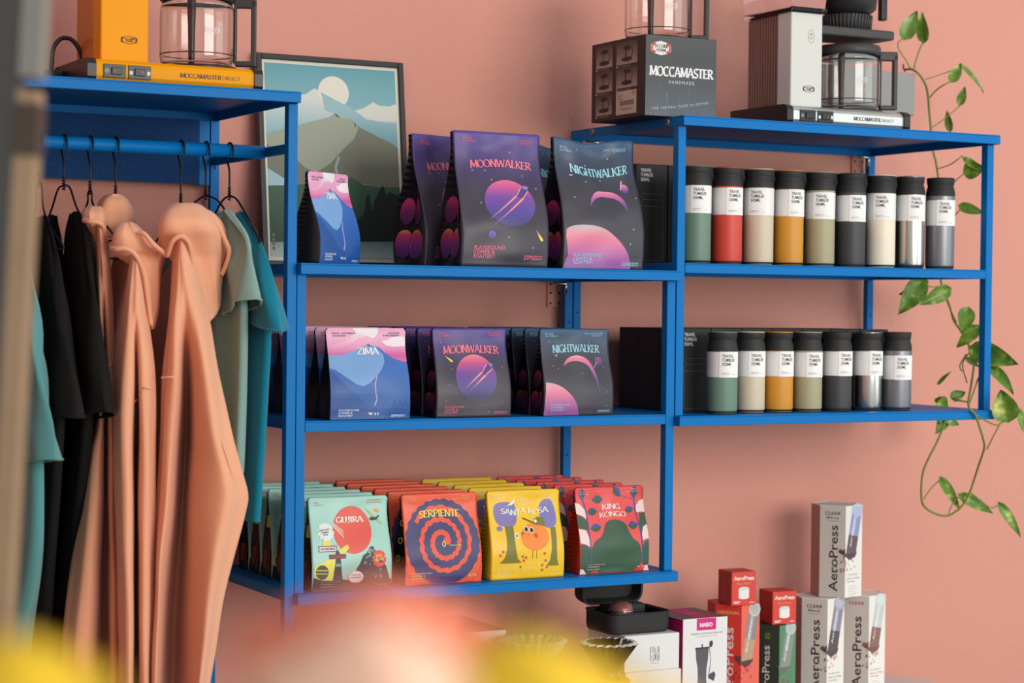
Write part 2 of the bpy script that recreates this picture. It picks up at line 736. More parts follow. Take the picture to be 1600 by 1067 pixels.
ul = thing('shelving_unit', 'left blue metal unit with a clothes rail and perforated back panel', 'shelf', (-1.25, .22, ZF))
shelf(ul, -1.68, -.822, 0, .455, ZL)
for (a, b) in ((-.8385, -.82), (-1.678, -1.66)):
    post(ul, a, b, .02, .04, ZF, ZL - .02, False)
    post(ul, a, b, .435, .451, ZF, ZL - .02)
rz_ = at(408, 238, .15).z
bar(ul, -.835, -.824, .04, .435, rz_ - .008, rz_ + .009)
bar(ul, -1.674, -1.664, .04, .435, rz_ - .008, rz_ + .009)
rl = MB()
rl.tube([(-1.665, .15, rz_), (-1.2, .15, rz_), (-.8345, .15, rz_)], .0122, n=20)
rl.build('clothes_rail', M_blue, ul)
# perforated panel
M_perf = bpy.data.materials.new('perforated_sheet')
M_perf.use_nodes = True
nt = M_perf.node_tree
b = nt.nodes['Principled BSDF']
tc = nt.nodes.new('ShaderNodeTexCoord')
mp = nt.nodes.new('ShaderNodeMapping')
mp.inputs['Rotation'].default_value = (rad(90), 0, 0)
mp.inputs['Scale'].default_value = (1, 1, 1)
vo = nt.nodes.new('ShaderNodeTexVoronoi')
vo.inputs['Scale'].default_value = 340
vo.inputs['Randomness'].default_value = .0
vo.voronoi_dimensions = '2D'
cr = nt.nodes.new('ShaderNodeValToRGB')
cr.color_ramp.elements[0].position = .30
cr.color_ramp.elements[0].color = hexc((3, 18, 42))
cr.color_ramp.elements[1].position = .36
cr.color_ramp.elements[1].color = hexc((0, 72, 132))
nt.links.new(tc.outputs['Object'], mp.inputs[0])
nt.links.new(mp.outputs[0], vo.inputs['Vector'])
nt.links.new(vo.outputs['Distance'], cr.inputs[0])
nt.links.new(cr.outputs[0], b.inputs['Base Color'])
b.inputs['Roughness'].default_value = .6
b.inputs['Specular IOR Level'].default_value = .15
MB().box(-1.66, -.862, .434, .437, .162, ZL - .02).build('perforated_panel', M_perf, ul)
bar(ul, -.862, -.8395, .437, .449, .16, ZL - .02, 'panel_edge')

# little chrome pins below the boards
for (x, z, par) in ((-.026, Z1 - .021, um), (.052, ZR1 - .021, ur), (.797, ZR1 - .021, ur)):
    pb = MB().tube([(x - .03, .425, z - .003), (x, .425, z - .003), (x + .001, .425, z - .006), (x + .001, .425, z - .025)], .003, n=8)
    pb.build('locking_pin', M_chrome, par)

# pink plates on the wall
for (px, py, txt) in ((865, 459, 'pink painted mounting plate on the wall under the middle unit top board'),
                      (1339, 254, 'pink painted mounting plate on the wall above the tall tumblers')):
    p = at(px, py, YW)
    t = thing('mounting_plate', txt, 'bracket', (p.x, YW - .003, p.z), 0, 'wall mounting plates')
    MB().box(p.x - .0185, p.x + .0185, YW - .006, YW, p.z - .03, p.z + .03, bev=.002).build('plate', M_wall, t)
    for sx in (-.011, .011):
        for sz in (-.021, .002, .021):
            h = MB().lathe([(.0026, 0), (.0026, .0006)], n=10)
            h.v = [(p.x + sx + x, YW - .006 - z, p.z + sz + y) for x, y, z in h.v]
            h.build('screw_hole', M_dark, t)
    rg = MB()
    for r in (.009, .0055, .002):
        rg.tube([(p.x + .002 + r * cos(a * pi / 10), YW - .006, p.z - .012 + r * sin(a * pi / 10)) for a in range(20)], .0006, n=5, closed=True)
    rg.build('embossed_ring', M_wall, t)

# ================================================================ POSTER
Wp, Hp = .328, .436
pr = thing('framed_poster', 'black framed mountain and moon poster leaning on the wall', 'poster', (-.574, .40, Z1))
lean = math.asin((.452 - .40) / Hp)
o = Vector((-.574, .40, Z1 + .001))
uy = Vector((0, sin(lean), cos(lean)))
mxp = Matrix.Translation(o) @ Matrix.Rotation(-lean, 4, 'X')
M_frame = mat('black_frame', (34, 32, 30), rough=.45, var=.05, scale=20)
fb = MB()
fw = .0115
fb.box(-Wp / 2, -Wp / 2 + fw, -.002, .018, 0, Hp, bev=.001, seg=1, mx=mxp)
fb.box(Wp / 2 - fw, Wp / 2, -.002, .018, 0, Hp, bev=.001, seg=1, mx=mxp)
fb.box(-Wp / 2 + fw, Wp / 2 - fw, -.002, .018, 0, fw, bev=.001, seg=1, mx=mxp)
fb.box(-Wp / 2 + fw, Wp / 2 - fw, -.002, .018, Hp - fw, Hp, bev=.001, seg=1, mx=mxp)
fb.build('frame', M_frame, pr)
MB().box(-Wp / 2 + .004, Wp / 2 - .004, .004, .012, .004, Hp - .004, mx=mxp).build('backing_board', mat('cream_paper', (222, 216, 200), rough=.7, var=.01), pr)
S = flat(mxp @ Vector((0, .004, 0)) - Vector(pr.location), (1, 0, 0), uy)
P = Print()


def pq(x, y):
    v0 = (y - 40) / 965.0
    for _ in range(3):
        xl, xr = 15 + 58 * v0, 658 + 54 * v0
        u = (x - xl) / (xr - xl)
        yt, yb = 33 + 55 * u, 1008 + 10 * u
        v0 = (y - yt) / (yb - yt)
    return ((u - .5) * Wp, (1 - v0) * Hp)


def pql(*a):
    return [pq(*q) for q in a]


xa, ya, xb, yb_ = -Wp / 2 + .018, .020, Wp / 2 - .018, Hp - .018
P.rect(xa, ya + .0, xb, yb_, grad('poster_sky', [(0, (170, 195, 195)), (.55, (160, 200, 205)), (1, (88, 158, 168))]), 1)
px0 = [xa, xb]


def clampx(pts):
    return [(min(max(x, xa), xb), min(max(y, ya), yb_)) for x, y in pts]


def PP(col, layer, *pts):
    P.poly(clampx(pql(*pts)), ink(col, .6) if isinstance(col, tuple) else col, layer)


c0 = pq(355, 217)
PP(grad('poster_haze', [(0, (150, 190, 200)), (.62, (140, 190, 200)), (.8, (222, 226, 215))], .6), 2, (40, 380), (60, 290), (140, 232), (235, 225), (270, 198), (300, 212), (380, 270), (470, 310), (560, 345), (650, 350), (670, 480), (480, 400), (60, 480))
P.ell(c0[0], c0[1], .0345, .0335, ink((236, 230, 212), .6), 3)
PP((222, 222, 208), 3, (448, 302), (490, 290), (530, 264), (560, 280), (600, 284), (650, 275), (655, 350), (600, 352), (520, 348), (480, 335))
PP(grad('poster_haze2', [(0, (120, 165, 175)), (.6, (125, 175, 185)), (.75, (160, 195, 200))], .6), 4, (300, 215), (360, 250), (420, 282), (455, 305), (500, 340), (600, 360), (660, 360), (680, 480), (620, 450), (560, 425), (470, 375), (430, 340), (360, 312), (320, 300))
PP((168, 172, 152), 5, (55, 400), (180, 375), (260, 350), (340, 330), (362, 312), (380, 328), (430, 340), (470, 378), (450, 430), (400, 480), (350, 540), (290, 582), (240, 560), (200, 520), (130, 495), (75, 455), (55, 440))
PP((128, 130, 112), 5, (430, 338), (470, 376), (560, 424), (620, 452), (690, 480), (700, 660), (540, 650), (430, 610), (360, 620), (200, 640), (60, 560), (60, 450), (130, 495), (200, 520), (240, 560), (290, 582), (350, 540), (400, 480), (450, 430), (468, 380))
PP((96, 100, 86), 6, (360, 312), (375, 320), (390, 333), (372, 330))
PP((96, 100, 86), 6, (430, 338), (455, 362), (458, 385), (445, 355))
P.stroke(pql((385, 510), (372, 560), (385, 620)), .006, ink((170, 180, 172), .6), 6)
PP(grad('poster_hill', [(0, (42, 55, 44)), (.3, (62, 95, 72)), (.42, (70, 105, 80))], .6), 6, (55, 640), (200, 640), (380, 615), (440, 605), (500, 640), (560, 650), (690, 650), (700, 800), (640, 900), (60, 900))
PP((38, 46, 38), 7, (240, 900), (440, 830), (500, 770), (508, 690), (520, 680), (535, 760), (548, 700), (580, 640), (600, 690), (610, 670), (650, 690), (665, 645), (680, 660), (720, 700), (720, 900))
PP(grad('poster_lake', [(0, (205, 205, 182)), (.06, (190, 200, 182)), (.12, (120, 150, 145))], .6), 7, (60, 897), (720, 897), (720, 1000), (60, 1000))
P.text('PRINT', *pq(112, 975), *pq(124, 925), ink((70, 70, 66), .6), 8) if False else None
for k in range(4):
    P.rect(xa + .004, .034 + k * .009, xa + .004 + .006, .034 + k * .009 + .006, ink((120, 118, 108), .6), 8)
P.build('artwork', S, pr, Wp, Hp, None, uvo=(0, 0))

# ================================================================ COFFEE BAGS
def smooth(a, b, x):
    t = min(1, max(0, (x - a) / (b - a)))
    return t * t * (3 - 2 * t)


def bag_fn(W, H, T, seed, wr=.0011, sag=0, r=.006, pleat=.012, flop=0):
    rn = random.Random(seed)
    ph = [rn.uniform(0, 6.28) for _ in range(8)]

    def half(v):
        return T / 2 * (1.02 - .94 * smooth(.25, .93, v)) * (.94 + .06 * smooth(0, .12, v))

    def top(x, y):
        yy = y
        ax = abs(x) - (W / 2 - r)
        if ax > 0:
            c = r - sqrt(max(0, r * r - ax * ax))
            yy -= c * smooth(H - 3 * r, H, y)
        if sag:
            yy -= sag * math.exp(-((x + .012) / (W * .27)) ** 2) * (y / H) ** 4
        return yy

    def xs(x, v):
        return x * (1 - .035 * sin(pi * min(1, max(0, v))) * smooth(.3, .9, v) - .012 * (1 - v))

    def wob(x, y):
        v = y / H
        a = wr * (sin(48 * x + 22 * y + ph[0]) * .6 + sin(70 * y - 35 * x + ph[1]) * .5 + sin(120 * x + ph[2]) * .35 * smooth(.4, 1, v)
                  + sin(30 * y + ph[3]) * .8)
        # shallow creases that fan down from the seal
        a += wr * .9 * smooth(.35, .8, v) * (1 - smooth(.86, .95, v)) * sin(95 * x * (1.5 - v) + ph[4])
        return a * (1 - .8 * abs(2 * x / W) ** 8)

    def front(x, y, e=0):
        v = y / H
        u = 2 * x / W
        d = half(v)
        yb = -d * (1 - .10 * abs(u) ** 3) + wob(x, y) * smooth(0, .08, v) - flop * smooth(.5, 1, v)
        return Vector((xs(x, v), yb - e, top(x, y)))

    def back(x, y):
        v = y / H
        u = 2 * x / W
        return Vector((xs(x, v), half(v) * (1 - .1 * abs(u) ** 3) - flop * smooth(.5, 1, v) + .0008, top(x, y)))

    def pl(s, y):
        v = y / H
        p = pleat * (smooth(.02, .5, v)) * (1 - .5 * smooth(.9, 1, v))
        return Vector((xs(s * W / 2, v) - s * p, .0004 - flop * smooth(.5, 1, v), top(s * W / 2, y)))
    return front, back, pl


def bag_mesh(W, H, T, fns, mats, root, nu=38, nv=40):
    front, back, pl = fns
    mb = MB()
    mb.grid(lambda u, v: front((u - .5) * W, v * H), nu, nv, 0)
    mb.grid(lambda u, v: back((.5 - u) * W, v * H), nu, nv // 2, 2)
    for s in (-1, 1):
        def side(u, v, s=s):
            y = v * H
            a, c, b2 = front(s * W / 2, y), pl(s, y), back(s * W / 2, y)
            return a.lerp(c, u * 2) if u <= .5 else c.lerp(b2, u * 2 - 1)
        mb.grid(side, 2, nv, 1, smooth=True)
    n = nu
    mb.grid(lambda u, v: front((u - .5) * W, 0).lerp(back((u - .5) * W, 0), v), nu, 1, 1, smooth=False)
    mb.grid(lambda u, v: front((u - .5) * W, H).lerp(back((u - .5) * W, H), v), nu, 1, 2, smooth=False)
    o = mb.build('pouch', mats, root, world=False, weld=True)
    return o


def make_bag(label, loc, rz, W, H, T, seed, mats, art, group=None, sag=0, side_art=None, wr=.0011, flop=0, r=.006, pleat=.012):
    t = thing('coffee_bag', label, 'coffee bag', (0, 0, 0), 0, group)
    fns = bag_fn(W, H, T, seed, wr=wr, sag=sag, flop=flop, r=r, pleat=pleat)
    bag_mesh(W, H, T, fns, mats, t)
    A, L = Print(), Print()
    art(A, L, W, H)
    fcl = lambda x, y, e: fns[0](x, min(max(y, .0007), H - .0003), e)
    A.build('artwork', fcl, t, W, H, cell=.007, lift=.00036, uvo=(-W / 2, 0))
    tags = getattr(L, 'tags', []) + ['title_lettering'] * len(L.items)
    L.build_groups(tags[:len(L.items)], fcl, t, W, H, lift=.0007, uvo=(-W / 2, 0))
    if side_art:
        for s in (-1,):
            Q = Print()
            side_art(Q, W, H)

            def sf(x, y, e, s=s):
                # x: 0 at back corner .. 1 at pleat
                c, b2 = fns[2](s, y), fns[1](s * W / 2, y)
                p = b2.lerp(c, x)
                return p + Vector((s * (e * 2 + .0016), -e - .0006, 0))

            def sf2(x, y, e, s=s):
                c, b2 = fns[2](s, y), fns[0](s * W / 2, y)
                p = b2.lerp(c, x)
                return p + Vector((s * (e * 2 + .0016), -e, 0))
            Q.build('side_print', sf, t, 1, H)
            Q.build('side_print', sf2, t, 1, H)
    t.location = (loc[0], loc[1], loc[2] + .0006)
    t.rotation_euler = (0, 0, rz)
    return t


# common corner lettering -----------------------------------------------------
def corner_text(L, q, c, tl=None, tr=None, bl=None, br=None, brt='ESPRESSO', layer=4):
    k = ink(c)

    def mark(tg):
        L.tags = getattr(L, 'tags', [])
        while len(L.tags) < mark.n:
            L.tags.append('title_lettering')
        while len(L.tags) < len(L.items):
            L.tags.append(tg)
        mark.n = len(L.items)
    mark.n = len(L.items)
    for spec, lines, al in ((tl, None, 0), (tr, None, 1)):
        if spec:
            (x0, y0, x1, y1), ls = spec
            n = len(ls)
            for i, s in enumerate(ls):
                ya = y0 + (y1 - y0) * i / n
                yb = y0 + (y1 - y0) * (i + .72) / n
                mx = max(len(t) for t in ls)
                fr = len(s) / mx
                a0, a1 = (x0, x0 + (x1 - x0) * fr) if al == 0 else (x1 - (x1 - x0) * fr, x1)
                pa, pb = q(a0, yb), q(a1, ya)
                L.text(s, pa[0], pa[1], pb[0], pb[1], k, layer, bold=.01)
            mark('flavour_note' if al else 'origin_note')
    if bl:
        x0, y0, x1, y1 = bl
        for i, (s, fr) in enumerate((('PLAYGROUND', 1), ('COFFEE &', .68), ('ROASTERY', .72))):
            ya = y0 + (y1 - y0) * i / 3
            yb = y0 + (y1 - y0) * (i + .8) / 3
            pa, pb = q(x0, yb), q(x0 + (x1 - x0) * fr, ya)
            L.text(s, pa[0], pa[1], pb[0], pb[1], k, layer, bold=.022, shear=.18)
        mark('maker_lettering')
    if br:
        x0, y0, x1, y1 = br
        pa, pb = q(x0, y1), q(x1, y0)
        L.text(brt, pa[0], pa[1], pb[0], pb[1], k, layer, bold=.02, shear=.22)
        mark('roast_lettering')


def Q(q, *pts):
    return [q(*p) for p in pts]


def SQ(q, *pts):
    return [(v.x, v.y) for v in catmull([(*q(*p), 0) for p in pts], 60, True)]


def stars(A, q, c, pts, s=.0012):
    for (x, y) in pts:
        p = q(x, y)
        A.star(p[0], p[1], s * .35, s * 1.5, 4, ink(c), 3)


def rocket(A, q, pts):
    """two exhaust lines and a capsule; pts = (tail1, head1, tail2, head2, capsule polygon, dark window polygon)"""
    t1, h1, t2, h2, cap, win = pts
    m = grad('rocket_trail', [(0, (90, 60, 130)), (.33, (120, 80, 160)), (.43, (245, 150, 150)), (.7, (255, 170, 150))])
    A.stroke([q(*t1), q(*h1)], [.0012, .0036], m, 4)
    A.stroke([q(*t2), q(*h2)], [.0012, .0040], m, 4)
    A.poly(Q(q, *cap), ink((92, 72, 140)), 5)
    A.poly(Q(q, *win), ink((150, 135, 195)), 6)
    a, b = cap[0], cap[1]
    A.stroke([q(*h1), q(*cap[1])], .0018, ink((255, 170, 160)), 6)
    A.stroke([q(*h2), q(*cap[-2])], .0018, ink((255, 170, 160)), 6)


# --- purple planet bag
def art_planet(A, L, W, H, big=False):
    if not big:
        q = quad((148, 813), (582, 803), (562, 318), (130, 310), W, H)
        c = q(372, 592)
        m = grad('planet_small_bag', [(.2, (66, 60, 92)), (.34, (82, 70, 142)), (.5, (120, 78, 158)), (.6, (196, 84, 148)), (.68, (240, 120, 140)), (.72, (248, 165, 110))])
        A.ell(c[0], c[1], .0445, .0455, m, 1, n=48)
        rocket(A, q, ((288, 662), (408, 556), (315, 676), (428, 572), [(400, 552), (440, 512), (462, 506), (474, 520), (466, 540), (426, 576)], [(446, 512), (462, 506), (473, 518), (466, 530)]))
        A.poly(Q(q, (198, 465), (238, 488), (246, 498), (238, 502), (228, 496)), ink((236, 222, 60)), 3)
        A.poly(Q(q, (196, 463), (216, 473), (212, 477)), ink((225, 130, 140)), 4)
        stars(A, q, (215, 190, 205), ((180, 390), (232, 541), (216, 626), (197, 718), (528, 530), (522, 720), (448, 778), (300, 445)))
        L.pen('MOONWALKER', q(192, 452)[0], q(192, 452)[1], q(514, 410)[0], q(514, 412)[1], ink((244, 118, 138)), 4, warp=lambda u: .0016 * cos((u - .5) * 5))
        corner_text(L, q, (226, 105, 130), ((163, 335, 245, 362), ('BRAZIL', 'GUATEMALA')), ((450, 335, 527, 362), ('CHOCOLATE', '& FRUITY')), (190, 745, 300, 790), (480, 772, 556, 786))
    else:
        q = quad((325, 895), (820, 905), (745, 128), (235, 125), W, H)
        c = q(570, 535)
        m = grad('planet_big_bag', [(.28, (68, 62, 108)), (.4, (88, 76, 156)), (.52, (128, 82, 166)), (.58, (196, 88, 156)), (.64, (236, 110, 146)), (.68, (250, 160, 120))])
        A.ell(c[0], c[1], .056, .0455, m, 1, n=48)
        rocket(A, q, ((452, 625), (612, 490), (470, 662), (650, 505), [(605, 490), (642, 442), (665, 430), (688, 440), (680, 462), (640, 505)], [(645, 442), (665, 430), (688, 440), (672, 456)]))
        p = q(470, 717)
        A.ell(p[0], p[1], .0085, .0075, grad('moonlet', [(.2, (70, 62, 130)), (.26, (120, 104, 190))]), 2)
        A.poly(Q(q, (722, 690), (766, 738), (770, 750), (758, 752), (748, 742)), ink((236, 222, 60)), 3)
        A.poly(Q(q, (716, 684), (742, 708), (736, 714)), ink((225, 130, 150)), 4)
        p = q(657, 373)
        A.ell(p[0], p[1], .0034, .003, ink((100, 92, 150)), 2)
        stars(A, q, (215, 195, 215), ((355, 350), (402, 536), (728, 447), (574, 238), (710, 790), (566, 730), (432, 348), (470, 400)), .0018)
        L.pen('MOONWALKER', q(345, 330)[0], q(345, 330)[1], q(705, 285)[0], q(705, 290)[1], ink((244, 124, 146)), 4, warp=lambda u: .0022 * cos((u - .5) * 5))
        corner_text(L, q, (226, 105, 130), ((295, 160, 372, 190), ('BRAZIL', 'GUATEMALA')), ((622, 165, 702, 195), ('CHOCOLATE', '& FRUITY')), (380, 780, 548, 852), (665, 835, 778, 858))


# --- slate crescent bag
def art_crescent(A, L, W, H, big=False):
    if not big:
        q = quad((755, 803), (1152, 790), (1125, 318), (715, 312), W, H)
        m = grad('crescent_small', [(.24, (70, 62, 88)), (.42, (110, 84, 150)), (.58, (214, 110, 160)), (.66, (236, 132, 158)), (.7, (240, 190, 190))])
        A.poly(SQ(q, (858, 522), (870, 494), (896, 472), (935, 463), (975, 472), (1008, 496), (1034, 540), (1050, 600), (1054, 680), (1044, 640), (1028, 580), (1006, 530), (975, 505), (935, 494), (900, 497), (875, 508)), m, 1)
        m2 = grad('ground_planet_small', [(0, (128, 78, 150)), (.15, (176, 96, 156)), (.27, (232, 128, 160)), (.35, (228, 160, 172)), (.39, (196, 178, 182))])
        A.poly([q(755, 803)] + [(v.x, v.y) for v in catmull([(*q(*p), 0) for p in ((752, 614), (790, 618), (830, 632), (870, 658), (905, 692), (932, 735), (946, 780), (948, 797))], 30, False)], m2, 1)
        p = q(1066, 497)
        A.ell(p[0], p[1], .0090, .0092, grad('moonlet_small', [(.58, (84, 62, 112)), (.66, (140, 84, 140))]), 2)
        A.stroke([q(1036, 530), q(1056, 500)], .0012, ink((215, 170, 190)), 3)
        p = q(818, 463)
        A.ell(p[0], p[1], .003, .0026, ink((206, 120, 140)), 2)
        stars(A, q, (210, 215, 225), ((780, 385), (824, 537), (795, 521), (1012, 392), (1092, 527), (1104, 664), (1102, 740), (960, 560)))
        L.pen('NIGHTWALKER', q(800, 446)[0], q(800, 446)[1], q(1072, 405)[0], q(1072, 405)[1], ink((150, 208, 224)), 4, warp=lambda u: .0012 * cos((u - .5) * 5))
        corner_text(L, q, (150, 190, 210), ((750, 336, 826, 362), ('BRAZIL', 'GUATEMALA')), ((982, 338, 1088, 363), ('DARK CHOCOLATE', '& FRUITY')), (786, 732, 888, 778), (1055, 762, 1128, 776))
    else:
        q = quad((55, 970), (610, 975), (575, 140), (42, 118), W, H)
        m = grad('crescent_big', [(.42, (74, 66, 120)), (.5, (120, 88, 160)), (.56, (216, 112, 166)), (.6, (238, 150, 170))])
        A.poly(SQ(q, (232, 572), (244, 525), (268, 488), (300, 470), (350, 472), (400, 476), (438, 496), (468, 530), (486, 575), (484, 606), (468, 580), (444, 545), (410, 520), (370, 512), (320, 508), (280, 518), (252, 545)), m, 1)
        m2 = grad('ground_planet_big', [(0, (140, 84, 160)), (.12, (190, 104, 166)), (.23, (238, 132, 160)), (.29, (226, 160, 172)), (.33, (188, 186, 196))])
        A.poly(Q(q, (56, 968), (84, 880), (68, 760), (72, 718)) + [(v.x, v.y) for v in catmull([(*q(*p), 0) for p in ((72, 718), (110, 698), (180, 690), (260, 698), (330, 722), (400, 770), (450, 820), (490, 880), (510, 930), (512, 970))], 36, False)][1:], m2, 1)
        p = q(489, 455)
        A.ell(p[0], p[1], .0096, .0092, grad('moonlet_big', [(.6, (92, 78, 160)), (.64, (226, 120, 160))]), 2)
        A.stroke([q(462, 462), q(476, 405)], .0028, ink((214, 160, 185)), 3)
        A.stroke([q(470, 440), q(477, 402)], .0012, ink((240, 215, 215)), 4)
        p = q(146, 369)
        A.ell(p[0], p[1], .004, .0028, ink((206, 190, 215)), 2, a0=0, a1=180)
        stars(A, q, (225, 225, 235), ((140, 513), (228, 407), (248, 290), (410, 250), (558, 515), (525, 717), (504, 810), (200, 182), (336, 398)), .0018)
        L.pen('NIGHTWALKER', q(148, 352)[0], q(148, 352)[1], q(524, 300)[0], q(524, 308)[1], ink((156, 214, 228)), 4, warp=lambda u: -.0085 * sin(pi * u) + .003)
        corner_text(L, q, (150, 190, 210), ((85, 172, 160, 214), ('BRAZIL', 'GUATEMALA')), ((382, 188, 524, 216), ('DARK CHOCOLATE', '& FRUITY')), (118, 872, 308, 946), (445, 928, 572, 950))


# --- blue mountain bag
def art_mountain(A, L, W, H):
    q = quad((412, 898), (880, 890), (868, 366), (408, 365), W, H)
    A.poly(Q(q, (408, 366), (868, 366), (874, 560), (412, 560)), grad('dawn_sky', [(.62, (226, 120, 178)), (.7, (214, 92, 160)), (.78, (232, 150, 190)), (.9, (240, 176, 204)), (1, (236, 160, 196))]), 1)
    A.poly(Q(q, (420, 470), (520, 440), (580, 392), (560, 368), (705, 367), (706, 404), (676, 426), (640, 412), (600, 424), (540, 460), (470, 476)), grad('cloud_pink', [(.82, (240, 170, 200)), (.95, (240, 226, 232))]), 2)
    A.poly(Q(q, (560, 366), (705, 366), (706, 400), (680, 424), (650, 412), (610, 404), (580, 390)), ink((240, 232, 234)), 3)
    A.poly(Q(q, (728, 440), (760, 436), (790, 420), (830, 412), (869, 418), (871, 470), (800, 474), (752, 466)), ink((240, 230, 234)), 3)
    A.poly(Q(q, (412, 522), (500, 520), (572, 496), (620, 472), (640, 464), (648, 456), (662, 466), (700, 472), (740, 506), (790, 540), (872, 568), (874, 700), (412, 700)), ink((124, 168, 216)), 4)
    A.poly(Q(q, (692, 472), (712, 478), (740, 506), (790, 540), (874, 568), (881, 890), (412, 897), (411, 598), (445, 608), (500, 648), (560, 690), (600, 701), (640, 682), (700, 622), (722, 590), (735, 560), (733, 520), (715, 500)), grad('mountain_blue', [(0, (34, 88, 158)), (.3, (44, 98, 172)), (.6, (62, 112, 190))]), 5)
    A.poly(Q(q, (640, 464), (648, 456), (662, 468), (672, 474), (650, 472)), ink((60, 90, 140)), 6)
    A.poly(Q(q, (412, 897), (411, 610), (450, 640), (490, 690), (540, 730), (600, 790), (680, 830), (700, 897)), grad('mountain_shade', [(0, (30, 82, 150)), (.5, (40, 86, 160))]), 6)
    A.stroke(Q(q, (682, 640), (668, 690), (672, 740), (680, 776), (668, 812)), [.0018, .0024, .0020, .0022, .003], ink((176, 170, 214)), 7)
    A.poly(Q(q, (720, 893), (770, 815), (778, 790), (786, 782), (796, 815), (812, 790), (822, 775), (832, 800), (850, 770), (860, 800), (880, 780), (881, 890)), ink((34, 84, 158)), 6)
    L.pen('ZIMA', q(583, 518)[0], q(583, 518)[1], q(704, 480)[0], q(704, 480)[1], ink((246, 240, 238)), 8)
    corner_text(L, q, (96, 60, 110), ((443, 392, 575, 420), ('BRAZIL, GUATEMALA', '& ETHIOPIA')), ((738, 390, 834, 418), ('CHOCOLATE', '& RED BERRIES')), layer=8)
    corner_text(L, q, (214, 222, 238), None, None, (456, 834, 576, 882), (766, 864, 850, 878), layer=9)
    A.poly(Q(q, (626, 854), (658, 854), (652, 868), (640, 866)), ink((200, 210, 230)), 8)
    A.poly(Q(q, (668, 854), (678, 854), (674, 868), (666, 868)), ink((200, 210, 230)), 8)
    A.poly(Q(q, (684, 854), (692, 854), (690, 868), (682, 868)), ink((200, 210, 230)), 8)


